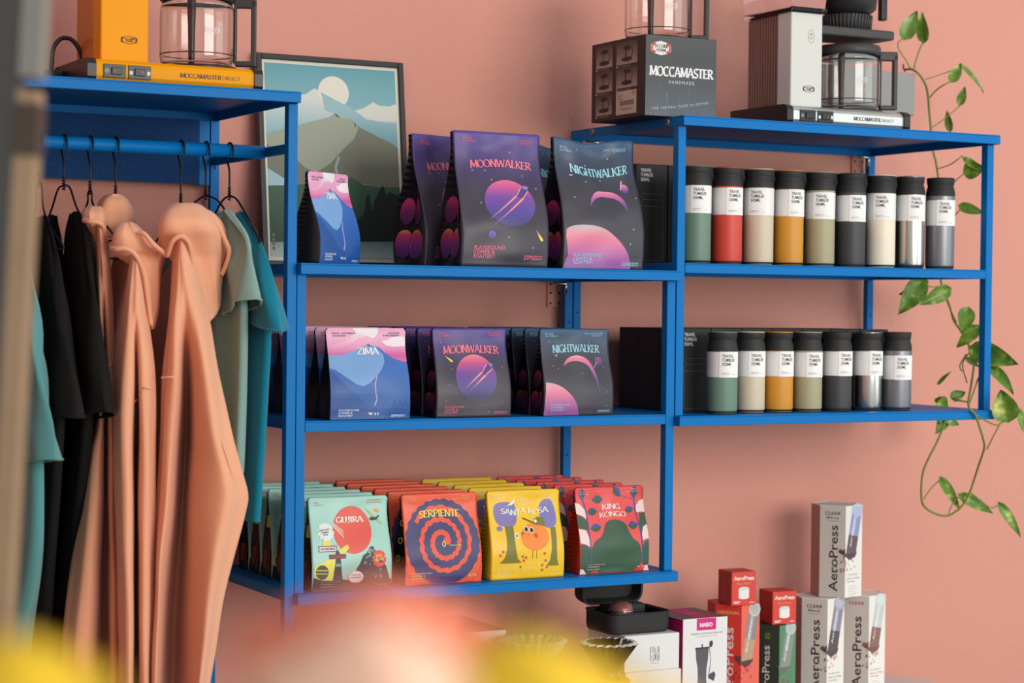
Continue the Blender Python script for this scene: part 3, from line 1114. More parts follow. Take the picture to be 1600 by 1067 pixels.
# --- mint red-sun bag
def art_redsun(A, L, W, H):
    q = quad((543, 933), (1152, 890), (1158, 222), (555, 238), W, H)
    c = q(870, 474)
    red = ink((232, 92, 76))
    A.ell(c[0], c[1], .0395, .0435, red, 1, n=48)
    yel = ink((238, 226, 96))
    wht = ink((232, 238, 232))
    dk = ink((48, 62, 66))
    A.poly(Q(q, (640, 545), (690, 545), (700, 625), (640, 625)), yel, 2)
    A.poly(Q(q, (745, 640), (800, 590), (822, 582), (830, 606), (800, 640), (760, 645)), yel, 2)
    A.poly(Q(q, (570, 745), (690, 680), (740, 690), (690, 860), (600, 870), (558, 800)), yel, 2)
    A.poly(Q(q, (545, 932), (556, 830), (620, 850), (700, 850), (760, 840), (850, 845), (960, 840), (1060, 850), (1150, 830), (1151, 890)), dk, 3)
    # dark rocky peak
    A.poly(Q(q, (850, 860), (880, 760), (905, 720), (930, 660), (960, 640), (985, 600), (1010, 590), (1035, 640), (1070, 690), (1110, 740), (1140, 850)), dk, 3)
    rn = random.Random(4)
    for k in range(46):
        t = rn.random()
        yy = 612 + 220 * t
        half = 20 + 120 * t
        x = 995 + rn.uniform(-half * .85, half * .85)
        p = q(x, yy)
        A.ell(p[0], p[1], rn.uniform(.0004, .0012), rn.uniform(.0008, .003), ink((170, 184, 184)), 4, rot=rn.uniform(-.6, .2), n=6, cut=False)
    # dark tower
    A.poly(Q(q, (700, 850), (706, 790), (716, 740), (722, 690), (728, 640), (742, 620), (756, 640), (762, 700), (766, 790), (775, 850)), dk, 3)
    A.rect(*q(722, 745), *q(760, 722), ink((150, 160, 160)), 4)
    p = q(620, 790)
    A.ell(p[0], p[1], .0125, .0135, ink((74, 84, 60)), 3)
    A.stroke([q(580, 775), q(660, 775)], .0016, yel, 4)
    A.stroke([q(575, 800), q(662, 800)], .0012, yel, 4)
    p = q(664, 492)
    A.star(p[0], p[1], .0125, .0182, 11, wht, 3, sy=.9)
    for i, s in enumerate(("GUESS WHO'S", 'COMING', 'TO TOWN')):
        a, b = q(617 + 14 * i, 484 + 18 * i), q(697 - 8 * i, 468 + 18 * i)
        L.text(s, a[0], a[1], b[0], b[1], ink((50, 60, 62)), 5, bold=.02, rot=.1)
    A.rect(*q(602, 640), *q(738, 588), ink((150, 50, 60)), 4)
    A.rect(*q(608, 634), *q(732, 596), wht, 5)
    a, b = q(618, 626), q(726, 602)
    L.text('INCREDIBLE', a[0], a[1], b[0], b[1], ink((110, 40, 50)), 7, bold=.02)
    A.rect(*q(676, 690), *q(802, 650), ink((150, 44, 50)), 5)
    A.rect(*q(680, 686), *q(798, 654), ink((60, 50, 56)), 6)
    a, b = q(684, 680), q(794, 660)
    L.text('UNSTOPPABLE', a[0], a[1], b[0], b[1], ink((232, 92, 76)), 8, bold=.02)
    p = q(1052, 682)
    A.star(p[0], p[1], .0115, .0158, 13, red, 5)
    for i, s in enumerate(("IT'S", 'ALIVE!')):
        a, b = q(1030 - 10 * i, 674 + 26 * i), q(1074 + 14 * i, 652 + 26 * i)
        L.text(s, a[0], a[1], b[0], b[1], ink((244, 226, 110)), 7, bold=.03, rot=.1)
    p = q(874, 822)
    A.ell(p[0], p[1], .0158, .0118, red, 5)
    A.ell(p[0], p[1] + .0008, .0150, .0106, wht, 6)
    for i, s in enumerate(('PANCAKES', 'STRAWBERRY')):
        a, b = q(838 - 8 * i, 812 + 20 * i), q(912 + 6 * i, 796 + 20 * i)
        L.text(s, a[0], a[1], b[0], b[1], red, 8, bold=.015)
    # small biplane
    grn = ink((172, 200, 92))
    A.poly(Q(q, (985, 318), (1000, 322), (1062, 378), (1110, 428), (1096, 432), (1040, 388)), grn, 3)
    A.poly(Q(q, (1008, 396), (1030, 380), (1062, 384), (1086, 366), (1092, 372), (1070, 400), (1030, 408)), dk, 4)
    A.poly(Q(q, (1050, 330), (1072, 316), (1098, 340), (1076, 352)), ink((236, 150, 80)), 4)
    for k in range(3):
        A.stroke([q(720, 420 + 10 * k), q(800, 486 + 22 * k)], .0012, ink((240, 236, 220)), 2)
    L.pen('GUJIRA', q(750, 424)[0], q(750, 424)[1], q(962, 372)[0], q(962, 374)[1], ink((246, 238, 214)), 6)
    corner_text(L, q, (222, 110, 92), ((603, 272, 672, 304), ('PERU', 'CAJAMARCA')), ((998, 250, 1114, 284), ('STRAWBERRY', '& PANCAKES')), layer=5)
    corner_text(L, q, (150, 190, 196), None, None, (606, 852, 760, 908), (1040, 866, 1110, 880), 'FILTER', layer=6)


# --- orange snake spiral bag
def art_spiral(A, L, W, H):
    q = quad((630.3, 914.2), (751.9, 907.7), (744.6, 766.3), (625.8, 771.3), W, H)
    navy, orange = ink((70, 66, 112)), ink((240, 90, 58))
    c = q(688.5, 845)
    n = 180
    pts = []
    for i in range(n):
        a = 2 * pi * i / n
        r = .0805 + .0013 * cos(26 * a)
        pts.append((max(-W / 2 + .0004, min(W / 2 - .0004, c[0] + r * cos(a) * .98)), max(.001, c[1] + r * sin(a) * 1.0)))
    A.poly(pts, navy, 1)
    # spiral body
    sp, wd = [], []
    N = 230
    for i in range(N + 1):
        t = i / N
        th = rad(20) + t * 2 * pi * 2.35
        r = .0125 + .0535 * (t ** .95)
        rr = r + .0011 * sin(th * 17)
        sp.append((c[0] + rr * cos(th), c[1] + rr * sin(th) * 1.03))
        wd.append((.0085 + .0016 * sin(th * 17 + 1.4)) * (1 if t > .02 else .6))
    A.stroke(sp, wd, orange, 2)
    A.ell(sp[0][0] - .003, sp[0][1] - .002, .0085, .0075, orange, 3)
    e = q(689, 848)
    A.ell(e[0], e[1], .0042, .0055, ink((222, 214, 90)), 4)
    A.ell(e[0], e[1], .0022, .0034, navy, 5)
    tg = [(e[0] + .0115 + .0022 * k, e[1] - .003 + .0013 * (1 if k % 2 else -1) * (1 if k else 0)) for k in range(13)]
    A.stroke(tg, .0012, ink((222, 214, 90)), 5)
    A.poly(Q(q, (737, 908.5), (739, 899), (746, 893), (750.5, 877), (751.8, 908)), orange, 3)
    A.poly(Q(q, (708, 909), (722, 904), (735, 893), (728, 906), (718, 910)), orange, 3)
    A.poly(Q(q, (630.3, 914), (629.6, 899), (633, 906), (645, 911), (655, 913)), orange, 3)
    A.poly(Q(q, (628.8, 880), (633, 892), (640, 900), (630, 893)), orange, 3)
    L.pen('SERPIENTE', q(653, 808.5)[0], q(653, 808.5)[1], q(717.5, 796)[0], q(717.5, 794.5)[1], ink((244, 212, 72)), 6, warp=lambda u: .0022 * sin(pi * u))
    corner_text(L, q, (250, 190, 96), ((632.5, 776, 654, 783.5), ('ANGELIA', 'GUATEMALA')), ((707, 771, 733, 780), ('VANILLA', '& STRAWBERRY')), layer=5)
    corner_text(L, q, (226, 214, 120), None, None, (639.5, 893, 670, 905.5), (728.5, 895, 742, 899.5), 'FILTER', layer=6)


# --- yellow orchard bag
def art_orchard(A, L, W, H):
    q = quad((360, 765), (828, 738), (783, 170), (312, 192), W, H)
    vio, oli, red, wht = ink((122, 124, 190)), ink((126, 122, 46)), ink((222, 74, 52)), ink((244, 236, 214))
    ora = ink((246, 142, 44))
    A.poly(Q(q, *catq([(362, 300), (385, 268), (435, 260), (490, 272), (506, 320), (508, 370), (490, 408), (440, 418), (390, 404), (366, 360)])), vio, 1)
    A.poly(Q(q, *catq([(660, 280), (690, 240), (728, 240), (750, 280), (766, 350), (760, 400), (725, 422), (690, 415), (664, 360)])), vio, 1)
    A.poly(Q(q, (428, 412), (482, 412), (486, 480), (496, 560), (512, 620), (540, 648), (402, 656), (430, 620), (440, 560), (438, 480)), oli, 1)
    A.poly(Q(q, (722, 418), (758, 416), (762, 480), (764, 560), (772, 630), (786, 666), (706, 668), (726, 630), (732, 560), (728, 480)), oli, 1)
    for (x, y) in ((382, 300), (396, 325), (390, 352), (420, 280), (412, 388), (438, 366), (454, 390), (488, 378), (697, 268), (700, 300), (734, 330), (734, 380), (718, 396)):
        p = q(x, y)
        A.ell(p[0], p[1], .0022, .0022, red, 2, n=10, cut=False)
    for (x, y) in ((418, 578), (402, 602), (544, 608), (566, 615), (553, 634), (536, 676), (686, 588), (696, 634), (676, 664), (678, 695), (708, 676)):
        p = q(x, y)
        A.ell(p[0], p[1], .0028, .0028, red if (x % 4) else ink((150, 120, 120)), 2, n=10, cut=False)
    p = q(502, 474)
    A.ell(p[0], p[1], .0048, .0056, wht, 2, n=14)
    A.ell(p[0], p[1], .0026, .0030, vio, 3, n=14)
    p = q(396, 430)
    A.ell(p[0], p[1], .0062, .0048, vio, 2, n=14)
    # plain orange fruit with a flat cap and two stalks
    p = q(622, 480)
    A.ell(p[0], p[1], .0315, .0262, ora, 3, n=40)
    A.stroke(Q(q, (606, 560), (610, 622)), .0010, oli, 2)
    A.stroke(Q(q, (632, 560), (636, 620)), .0010, oli, 2)
    A.poly(Q(q, (612, 396), (620, 368), (648, 352), (680, 360), (694, 396), (686, 414), (660, 408), (640, 402)), oli, 4)
    A.stroke(Q(q, (546, 361), (640, 402)), .0030, ink((110, 100, 40)), 5)
    p = q(629, 381)
    A.ell(p[0], p[1], .0034, .0034, wht, 5, n=14)
    for (x, y) in ((564, 432), (599, 437)):
        p = q(x, y)
        A.ell(p[0], p[1], .0056, .0058, wht, 5, n=16)
        A.ell(p[0] + .0003, p[1] - .0003, .0040, .0044, ink((44, 40, 38)), 6, n=14)
    for (x, y, r) in ((541, 460, .0034), (628, 472, .0048)):
        p = q(x, y)
        A.ell(p[0], p[1], r, r, red, 5, n=14)
    A.stroke(Q(q, (568, 462), (576, 470), (586, 464)), .0007, ink((120, 60, 30)), 5)
    # white bird
    A.poly(Q(q, (440, 290), (470, 262), (488, 240), (496, 238), (492, 262), (476, 280), (460, 280)), wht, 3)
    L.pen('SANTA ROSA', q(407, 342)[0], q(407, 342)[1], q(712, 292)[0], q(712, 294)[1], wht, 6, warp=lambda u: .002 * cos((u - .5) * 14))
    e = q(556, 256)
    A.stroke([(e[0] + .0155 * cos(k * pi / 10), e[1] + .0055 * sin(k * pi / 10)) for k in range(20)], .0006, wht, 4, closed=True)
    a, b = q(530, 262), q(582, 250)
    L.text('ETHIOPIA', a[0], a[1], b[0], b[1], wht, 6, bold=.01)
    a, b = q(566, 668), q(656, 646)
    L.text('MAGIC', a[0], a[1], b[0], b[1], ink((250, 226, 120)), 6, bold=.0)
    a, b = q(545, 704), q(636, 684)
    L.text('BEANS', a[0], a[1], b[0], b[1], ink((250, 226, 120)), 6, bold=.0)
    corner_text(L, q, (250, 236, 170), ((348, 214, 432, 246), ('SANTA ROSA', 'GUATEMALA')), ((602, 198, 744, 230), ('CARAMEL, CHOCOLATE', '& CHERRY')), (390, 680, 512, 732), (738, 690, 796, 706), 'FILTER', layer=6)


# --- red jungle bag
def art_jungle(A, L, W, H):
    q = quad((905, 728), (1352, 692), (1310, 147), (868, 172), W, H)
    grn, blu, wht, red = ink((52, 88, 62)), ink((62, 82, 156)), ink((238, 214, 204)), ink((222, 52, 46))
    for pts, c, l in (
        (((872, 268), (900, 276), (930, 310), (940, 350), (938, 368), (910, 350), (878, 338)), wht, 2),
        (((880, 345), (915, 355), (945, 390), (956, 440), (940, 440), (888, 432)), grn, 1),
        (((888, 432), (930, 440), (956, 490), (960, 545), (930, 530), (898, 524)), wht, 2),
        (((898, 530), (935, 535), (960, 560), (965, 700), (906, 728)), grn, 1),
        (((1318, 234), (1290, 248), (1270, 280), (1268, 322), (1300, 316), (1326, 318)), wht, 2),
        (((1326, 318), (1290, 325), (1282, 420), (1300, 490), (1334, 400)), grn, 1),
        (((1332, 394), (1306, 410), (1296, 450), (1296, 500), (1318, 486), (1340, 486)), wht, 2),
        (((1340, 490), (1310, 505), (1300, 580), (1310, 660), (1350, 650)), grn, 1),
        (((905, 726), (906, 690), (925, 694), (944, 722)), wht, 5),
        (((972, 716), (980, 702), (1010, 700), (1020, 716)), red, 5),
        (((1250, 696), (1258, 676), (1286, 672), (1296, 690)), red, 5),
        (((1318, 692), (1322, 662), (1340, 652), (1356, 690)), wht, 5)):
        A.poly(Q(q, *pts), c, l)
    A.poly([(v.x, v.y) for v in catmull([(*q(*p), 0) for p in ((940, 722), (944, 660), (966, 570), (990, 512), (1030, 480), (1050, 440), (1060, 400), (1085, 376), (1122, 368), (1165, 378), (1195, 402), (1208, 440), (1235, 486), (1268, 510), (1288, 550), (1294, 620), (1288, 690))], 60, False)], grn, 3)
    A.stroke(Q(q, (912, 216), (930, 280), (945, 380), (958, 500), (966, 590), (970, 690)), .0028, blu, 4)
    A.stroke(Q(q, (1256, 210), (1262, 280), (1280, 400), (1294, 480), (1302, 560), (1300, 640)), .0028, blu, 4)
    for (x, y, r, s) in ((918, 212, 1.5, 1.1), (1016, 244, .1, 1.25), (1138, 192, -.9, 1.25), (1252, 190, 1.5, 1.2), (980, 322, .05, 1.15), (1224, 304, .1, 1.05), (998, 424, .1, 1.25), (1240, 402, .05, 1.2)):
        p = q(x, y)
        l = []
        n = 8
        for k in range(n + 1):
            t = k / n
            l.append((-.0105 + .021 * t, .0066 * sin(pi * t)))
        for k in range(1, n):
            t = 1 - k / n
            l.append((-.0105 + .021 * t, -.0066 * sin(pi * t)))
        cr, sr = cos(r), sin(r)
        A.poly([(p[0] + s * (a * cr - b * sr), p[1] + s * (a * sr + b * cr)) for a, b in l], grn, 2, cut=False)
        A.poly([(p[0] + s * (a * cr - b * sr), p[1] + s * (a * sr + b * cr)) for a, b in l[:n + 1]], blu, 3, cut=False)
    A.stroke(Q(q, (945, 235), (990, 236)), .001, blu, 2)
    A.stroke(Q(q, (1160, 212), (1200, 228), (1252, 236)), .001, blu, 2)
    L.pen('KING', q(1042, 310)[0], q(1042, 310)[1], q(1156, 266)[0], q(1156, 270)[1], wht, 6, warp=lambda u: .0016 * sin(pi * u))
    L.pen('KONGO', q(1024, 362)[0], q(1024, 362)[1], q(1194, 318)[0], q(1194, 320)[1], wht, 6, warp=lambda u: .0026 * sin(pi * u))
    corner_text(L, q, (244, 190, 180), ((898, 190, 1042, 222), ('DEMOCRATIC REPUBLIC', 'OF CONGO')), ((1190, 166, 1272, 198), ('SPICY', 'CHOCOLATE')), (946, 652, 1062, 700), (1270, 656, 1322, 670), 'FILTER', layer=6)


def catq(pts, n=40):
    return [(p[0], p[1]) for p in catmull([(x, y, 0) for x, y in pts], n)]


def foil(name, c, rough=.38):
    return mat(name, tuple(v * .95 for v in c), rough=rough, var=.02, scale=30, bump=.12, bscale=160, spec=.5)


M_blackfoil = foil('black_foil', (22, 21, 24))
M_plumfoil = foil('plum_foil', (34, 24, 44))
g_moon = grad('planet_bag_front', [(0, (62, 58, 66)), (.55, (64, 58, 72)), (.78, (78, 62, 116)), (1, (92, 72, 150))])
g_night = grad('crescent_bag_front', [(0, (62, 60, 70)), (.6, (66, 64, 72)), (.82, (60, 72, 92)), (1, (58, 92, 126))])
g_mount = grad('mountain_bag_front', [(0, (34, 88, 158)), (.6, (60, 110, 185)), (.8, (224, 130, 180)), (1, (236, 160, 196))])
M_mint = foil('mint_foil', (164, 214, 198))
M_orange = foil('orange_foil', (238, 90, 58))
M_yellow = foil('yellow_foil', (244, 196, 12))
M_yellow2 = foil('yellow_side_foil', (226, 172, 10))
M_red = foil('red_foil', (230, 72, 66))
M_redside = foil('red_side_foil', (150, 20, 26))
M_bluefoil = foil('deep_blue_foil', (24, 44, 100))


def uvgrid(o, W, H):
    """give the pouch the same sheet coordinates as its print (for the front colour gradient)"""
    me = o.data
    ul = me.uv_layers.new(name='UVMap')
    for l in me.loops:
        co = me.vertices[l.vertex_index].co
        ul.data[l.index].uv = (co.x / W + .5, co.z / H)


def side_planets_shaded(Pn, W, H):
    side_planets(Pn, W, H, .62, '_shaded')  # print colours dimmed to paint in the shade between the small bags


def side_planets(Pn, W, H, d=1.0, nm=''):
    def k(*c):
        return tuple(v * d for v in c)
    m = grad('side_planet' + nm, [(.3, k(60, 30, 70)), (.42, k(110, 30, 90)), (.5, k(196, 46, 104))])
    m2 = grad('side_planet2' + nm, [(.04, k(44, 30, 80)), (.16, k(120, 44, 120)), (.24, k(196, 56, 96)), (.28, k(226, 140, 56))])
    for mm, cy, rx, ry in ((m, H * .42, .38, H * .10), (m2, H * .17, .5, H * .11)):
        pts = [(min(.98, max(.02, .62 + rx * cos(k * pi / 12))), cy + ry * sin(k * pi / 12)) for k in range(24)]
        Pn.poly(pts, mm, 1, cut=False)


def side_eyes(Pn, W, H):
    for k in range(3):
        Pn.ell(.55, H * (.28 + .2 * k), .26, .0065, ink((190, 180, 70)), 1, n=14, cut=False)
        Pn.ell(.55, H * (.28 + .2 * k), .13, .0038, ink((24, 22, 26)), 2, n=12, cut=False)


def side_boxes(Pn, W, H):
    Pn.rect(.3, H * .56, .9, H * .70, ink((214, 196, 60)), 1, False)
    Pn.rect(.35, H * .10, .9, H * .30, ink((120, 50, 36)), 1, False)


def row(bag, n, dy, words, group, jit=.004, z0=None, dx=0):
    rn = random.Random(hash(words) % 1000 if False else len(words) * 7)
    nth = ['directly behind the front one', 'third from the front', 'fourth from the front', 'fifth from the front', 'sixth from the front', 'seventh from the front']
    bag['group'] = group
    last = n - 1
    for k in range(n):
        c = copy_tree(bag)
        c.location.y += dy * (k + 1)
        c.location.x += rn.uniform(-jit, jit) + dx * (k + 1)
        c.rotation_euler.z += rn.uniform(-.03, .03)
        c['label'] = '%s, %s in its row' % (words, nth[k] if k < last or n < 3 else 'rearmost by the wall')


W1, H1, T1 = .163, .170, .056
b1 = make_bag('pink and blue mountain coffee bag at the front of the middle tier', (-.668, .052, ZM), 0, W1, H1, T1, 1, [g_mount, M_blackfoil, M_bluefoil], art_mountain)
b2 = make_bag('dark purple planet coffee bag at the front of the middle tier', (-.4475, .06, ZM), 0.01, W1, H1, T1, 2, [g_moon, M_blackfoil, M_plumfoil], art_planet, side_art=side_planets_shaded)
b3 = make_bag('slate grey crescent moon coffee bag at the front of the middle tier', (-.219, .055, ZM), 0.04, W1, H1, T1, 3, [g_night, M_blackfoil, M_plumfoil], art_crescent, side_art=side_planets_shaded, flop=.004)
b4 = make_bag('mint coffee bag with a red sun at the front of the lowest tier', (-.700, .056, Z3), .0, W1, H1, T1, 4, [M_mint, M_blackfoil, M_mint], art_redsun, side_art=side_boxes)
b5 = make_bag('orange coffee bag with a navy spiral at the front of the lowest tier', (-.512, .052, Z3), 0, W1, H1, T1, 5, [M_orange, M_blackfoil, M_orange], art_spiral, side_art=side_eyes)
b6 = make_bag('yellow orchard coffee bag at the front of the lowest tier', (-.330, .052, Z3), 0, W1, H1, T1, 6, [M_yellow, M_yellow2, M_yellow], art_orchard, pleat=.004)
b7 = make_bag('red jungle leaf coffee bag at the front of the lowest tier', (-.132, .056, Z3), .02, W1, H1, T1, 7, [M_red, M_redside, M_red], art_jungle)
for bg_ in (b1, b2, b3):
    uvgrid([c for c in bg_.children if c.name.startswith('pouch')][0], W1, H1)
row(b1, 5, .0605, 'pink and blue mountain coffee bag', 'mountain coffee bags on the middle tier')
row(b2, 5, .0605, 'dark purple planet coffee bag', 'planet coffee bags on the middle tier')
row(b3, 5, .0605, 'slate grey crescent coffee bag', 'crescent coffee bags on the middle tier')
row(b4, 5, .064, 'mint coffee bag with a red sun', 'mint coffee bags on the lowest tier')
row(b5, 5, .064, 'orange coffee bag with a navy spiral', 'orange coffee bags on the lowest tier')
row(b6, 4, .072, 'yellow orchard coffee bag', 'yellow coffee bags on the lowest tier')
row(b7, 4, .070, 'red jungle leaf coffee bag', 'red coffee bags on the lowest tier', dx=-.006)

# big bags on the top board
W2, H2, T2 = .192, .262, .10
c1 = make_bag('large purple planet coffee bag facing front on the top tier', (-.386, .075, Z1), 0, W2, H2, T2, 11, [g_moon, M_blackfoil, M_plumfoil], lambda A, L, W, H: art_planet(A, L, W, H, True), wr=.0022, side_art=side_planets, r=.003, pleat=.02, group='large planet coffee bags')
uvgrid([c for c in c1.children if c.name.startswith('pouch')][0], W2, H2)
c2 = copy_tree(c1)
c2.location = (-.425, .215, Z1 + .0006)
c2.rotation_euler.z = rad(17)
c2['label'] = 'large purple planet coffee bag turned sideways behind the front large one'
c3 = make_bag('large slate crescent coffee bag with a dented top on the top tier', (-.164, .080, Z1), rad(3), W2 * 1.01, H2, T2, 12, [g_night, M_blackfoil, M_plumfoil], lambda A, L, W, H: art_crescent(A, L, W, H, True), wr=.003, sag=.012, side_art=side_planets, r=.002, pleat=.022, group='large crescent coffee bags')
uvgrid([c for c in c3.children if c.name.startswith('pouch')][0], W2 * 1.01, H2)
c4 = copy_tree(c3)
c4.location = (-.165, .225, Z1 + .0006)
c4.rotation_euler.z = rad(12)
c4['label'] = 'large slate crescent coffee bag mostly hidden behind the dented one'
c5 = make_bag('small mountain coffee bag turned aside in front of the poster', (-.735, .085, Z1), rad(31), W1 * .78, H1, .07, 13, [g_mount, M_blackfoil, M_bluefoil], art_mountain, pleat=.008)
uvgrid([c for c in c5.children if c.name.startswith('pouch')][0], W1 * .78, H1)

# ================================================================ TRAVEL TUMBLERS
M_lid = mat('matte_black_plastic', (38, 37, 36), rough=.62, var=.03, scale=40, bump=.05, bscale=900)
M_paper = mat('white_paper', (226, 224, 220), rough=.75, var=.012, scale=25)
M_paper2 = mat('white_paper_flap', (236, 234, 230), rough=.75, var=.012, scale=25)
M_steel = mat('brushed_steel', (196, 192, 184), rough=.2, metal=1, var=.02, scale=12)
k_dark, k_grey = ink((44, 44, 44), .7), ink((176, 174, 170), .7)
TC = {
    'green': mat('sage_green_coat', (104, 132, 114), rough=.45, var=.015),
    'red': mat('red_coat', (206, 66, 52), rough=.45, var=.015),
    'sand': mat('sand_coat', (204, 190, 164), rough=.45, var=.015),
    'mustard': mat('mustard_coat', (206, 142, 42), rough=.45, var=.015),
    'khaki': mat('khaki_coat', (166, 158, 124), rough=.45, var=.015),
    'charcoal': mat('charcoal_coat', (62, 61, 61), rough=.5, var=.015),
    'cream': mat('cream_coat', (232, 222, 196), rough=.45, var=.015),
    'steel': M_steel,
    'grey': mat('gunmetal_coat', (132, 132, 136), rough=.38, metal=.55, var=.015),
}


def make_tumbler(colour, H, R, label, loc, e, vol, drop=0, group=None):
    loc = (loc[0], loc[1], loc[2] + .0006)
    t = thing('travel_tumbler', label, 'tumbler', loc, 0, group)
    zb = H - .041 if H > .18 else H - .038              # shoulder of the coated body
    m = TC[colour]
    MB().lathe([(R * .86, 0), (R * .95, .002), (R, .009), (R, zb)], n=40).build('body', m, t, world=False)
    MB().lathe([(R * .88, -.0002), (R * .96, .0028), (R * .985, .0065)], n=40, cap=False).build('base_rim', M_lid, t, world=False)
    lb = MB().lathe([(R * 1.0, zb), (R * 1.005, zb + .001), (R * .995, zb + .009), (R * .95, zb + .016), (R * .90, zb + .0215), (R * .885, zb + .0235),
                     (R * .895, zb + .025), (R * .93, zb + .0265), (R * .955, zb + .036), (R * .965, zb + .0385), (R * .93, zb + .0398), (R * .86, zb + .0395), (R * .84, zb + .033)], n=40)
    lb.build('lid', M_lid, t, world=False)
    MB().lathe([(R * .86, zb + .0396), (R * .955, zb + .0386), (R * .968, zb + .0392), (R * .955, zb + .0404), (R * .86, zb + .041), (R * .5, zb + .0405)], n=40).build('rim_ring', m if colour not in ('charcoal', 'grey') else M_lid, t, world=False)
    MB().lathe([(R * 1.002, zb - .0006), (R * 1.012, zb), (R * 1.002, zb + .0006)], n=40, cap=False).build('seal_ring', m, t, world=False)
    lh = .0555 if H > .18 else .0515
    l1 = zb - .001 - drop
    l0 = l1 - lh
    MB().lathe([(R + .0004, l0), (R + .0006, l1)], n=48, cap=False).build('paper_sleeve', M_paper, t, world=False)
    a0, a1 = -pi / 2 - .62, -pi / 2 + .85
    MB().lathe([(R + .0011, l0 - .0006), (R + .0012, l1 + .0006)], n=20, cap=False, a0=a0, a1=a1).build('paper_flap', M_paper2, t, world=False)
    P = Print()
    for i, (s, f) in enumerate((('TRAVEL', .86), ('TUMBLER', 1.0), (vol, .72))):
        y = l1 - .0112 - i * .0084
        P.text(s, -.0138, y, -.0138 + .0276 * f, y + .0064, k_dark, 1, bold=.012)
    P.text('KINTO', -.0142, l0 + .0050, .0035, l0 + .0098, k_grey, 1)
    P.stroke([(.008, l0 + .0058), (.016, l0 + .0058)], .0008, k_grey, 1)

    def cyl(x, y, ee):
        a = -pi / 2 + x / R
        return Vector(((R + .0013 + ee * .5) * cos(a), (R + .0013 + ee * .5) * sin(a), y))
    P.build('lettering', cyl, t, .1, .1)
    ca = math.atan2(CAM.y - loc[1], CAM.x - loc[0])
    t.rotation_euler.z = ca + pi / 2 + math.asin(e) + .0
    return t


RT = .0318
rowA = [(1086, 'green', .27, 0, 'tall sage green travel tumbler beside the left post'),
        (1135, 'red', .53, .0015, 'tall red travel tumbler'),
        (1184, 'sand', -.07, 0, 'tall sand beige travel tumbler next to the red one'),
        (1231, 'mustard', .58, 0, 'tall mustard yellow travel tumbler'),
        (1280, 'khaki', .16, .003, 'tall khaki green travel tumbler'),
        (1328, 'charcoal', .50, .006, 'tall all-black charcoal travel tumbler'),
        (1375, 'cream', .10, 0, 'tall cream white travel tumbler'),
        (1421, 'steel', .47, 0, 'tall bare steel travel tumbler'),
        (1468, 'grey', .36, .008, 'tall gunmetal grey travel tumbler at the right end')]
for px, c, e, dr, lb in rowA:
    p = at(px, 412, .088)
    make_tumbler(c, .2015, RT, lb + ', upper row', (p.x, .088, ZRM), e, '500ML', dr, 'tall travel tumblers')
rowB = [(1127.7, 'green', .41, 0, 'short sage green travel tumbler in front of a black box', .052),
        (1171, 'sand', .50, 0, 'short sand beige travel tumbler', .078),
        (1215, 'mustard', .62, 0, 'short mustard yellow travel tumbler', .078),
        (1260.5, 'khaki', .52, .002, 'short khaki green travel tumbler', .078),
        (1307, 'charcoal', .65, 0, 'short charcoal black travel tumbler', .078),
        (1354.5, 'steel', .67, 0, 'short bare steel travel tumbler', .078),
        (1400.5, 'grey', .43, .009, 'short gunmetal grey travel tumbler at the right end', .070)]
for px, c, e, dr, lb, yy in rowB:
    p = at(px, 644, yy)
    make_tumbler(c, .1665, .0315, lb + ', lower row', (p.x, yy, ZR3), e, '350ML', dr, 'short travel tumblers')

# ---- black cartons of the tumblers
M_carton = mat('black_carton', (33, 32, 31), rough=.6, var=.03, scale=20)
k_white, k_line = ink((226, 224, 220), .7), ink((120, 116, 110), .7)


def carton_face(P, wd, h, vol):
    for i, (s, f) in enumerate((('TRAVEL', .86), ('TUMBLER', 1.0), (vol, .72))):
        y = h - .016 - i * .0098
        P.text(s, -wd / 2 + .011, y, -wd / 2 + .011 + .031 * f, y + .0072, k_white, 1, bold=.018)
    x0, x1, zt = -wd / 2 + .012, wd / 2 - .010, h - .062
    P.stroke([(x0 + .002, zt), (x1 - .002, zt), (x1 - .001, zt - .006), (x1 - .004, zt - .012), (x1, zt - .018), (x1, .012), (x1 - .003, .008), (x0 + .003, .008), (x0, .012), (x0, zt - .018), (x0 + .004, zt - .012), (x0 + .001, zt - .006)], .0007, k_line, 1, closed=True)
    P.stroke([(x0, zt - .026), (x1, zt - .026)], .0007, k_line, 1)
    P.stroke([(x0 + .004, zt - .012), (x1 - .004, zt - .012)], .0006, k_line, 1)


def make_carton(label, loc, wd, dp, h, vol, group):
    t = thing('carton', label, 'box', loc, 0, group)
    MB().box(-wd / 2, wd / 2, 0, dp, 0, h, bev=.0012, seg=2).build('carton_body', M_carton, t, world=False)
    MB().box(-wd / 2 + .001, wd / 2 - .001, .0006, .022, h - .0004, h + .0005, bev=.0002, seg=1).build('lid_flap', M_carton, t, world=False)
    P = Print()
    carton_face(P, wd, h, vol)
    P.build('lettering', lambda x, y, e: Vector((x, -e, y)), t, .1, .1)
    return t


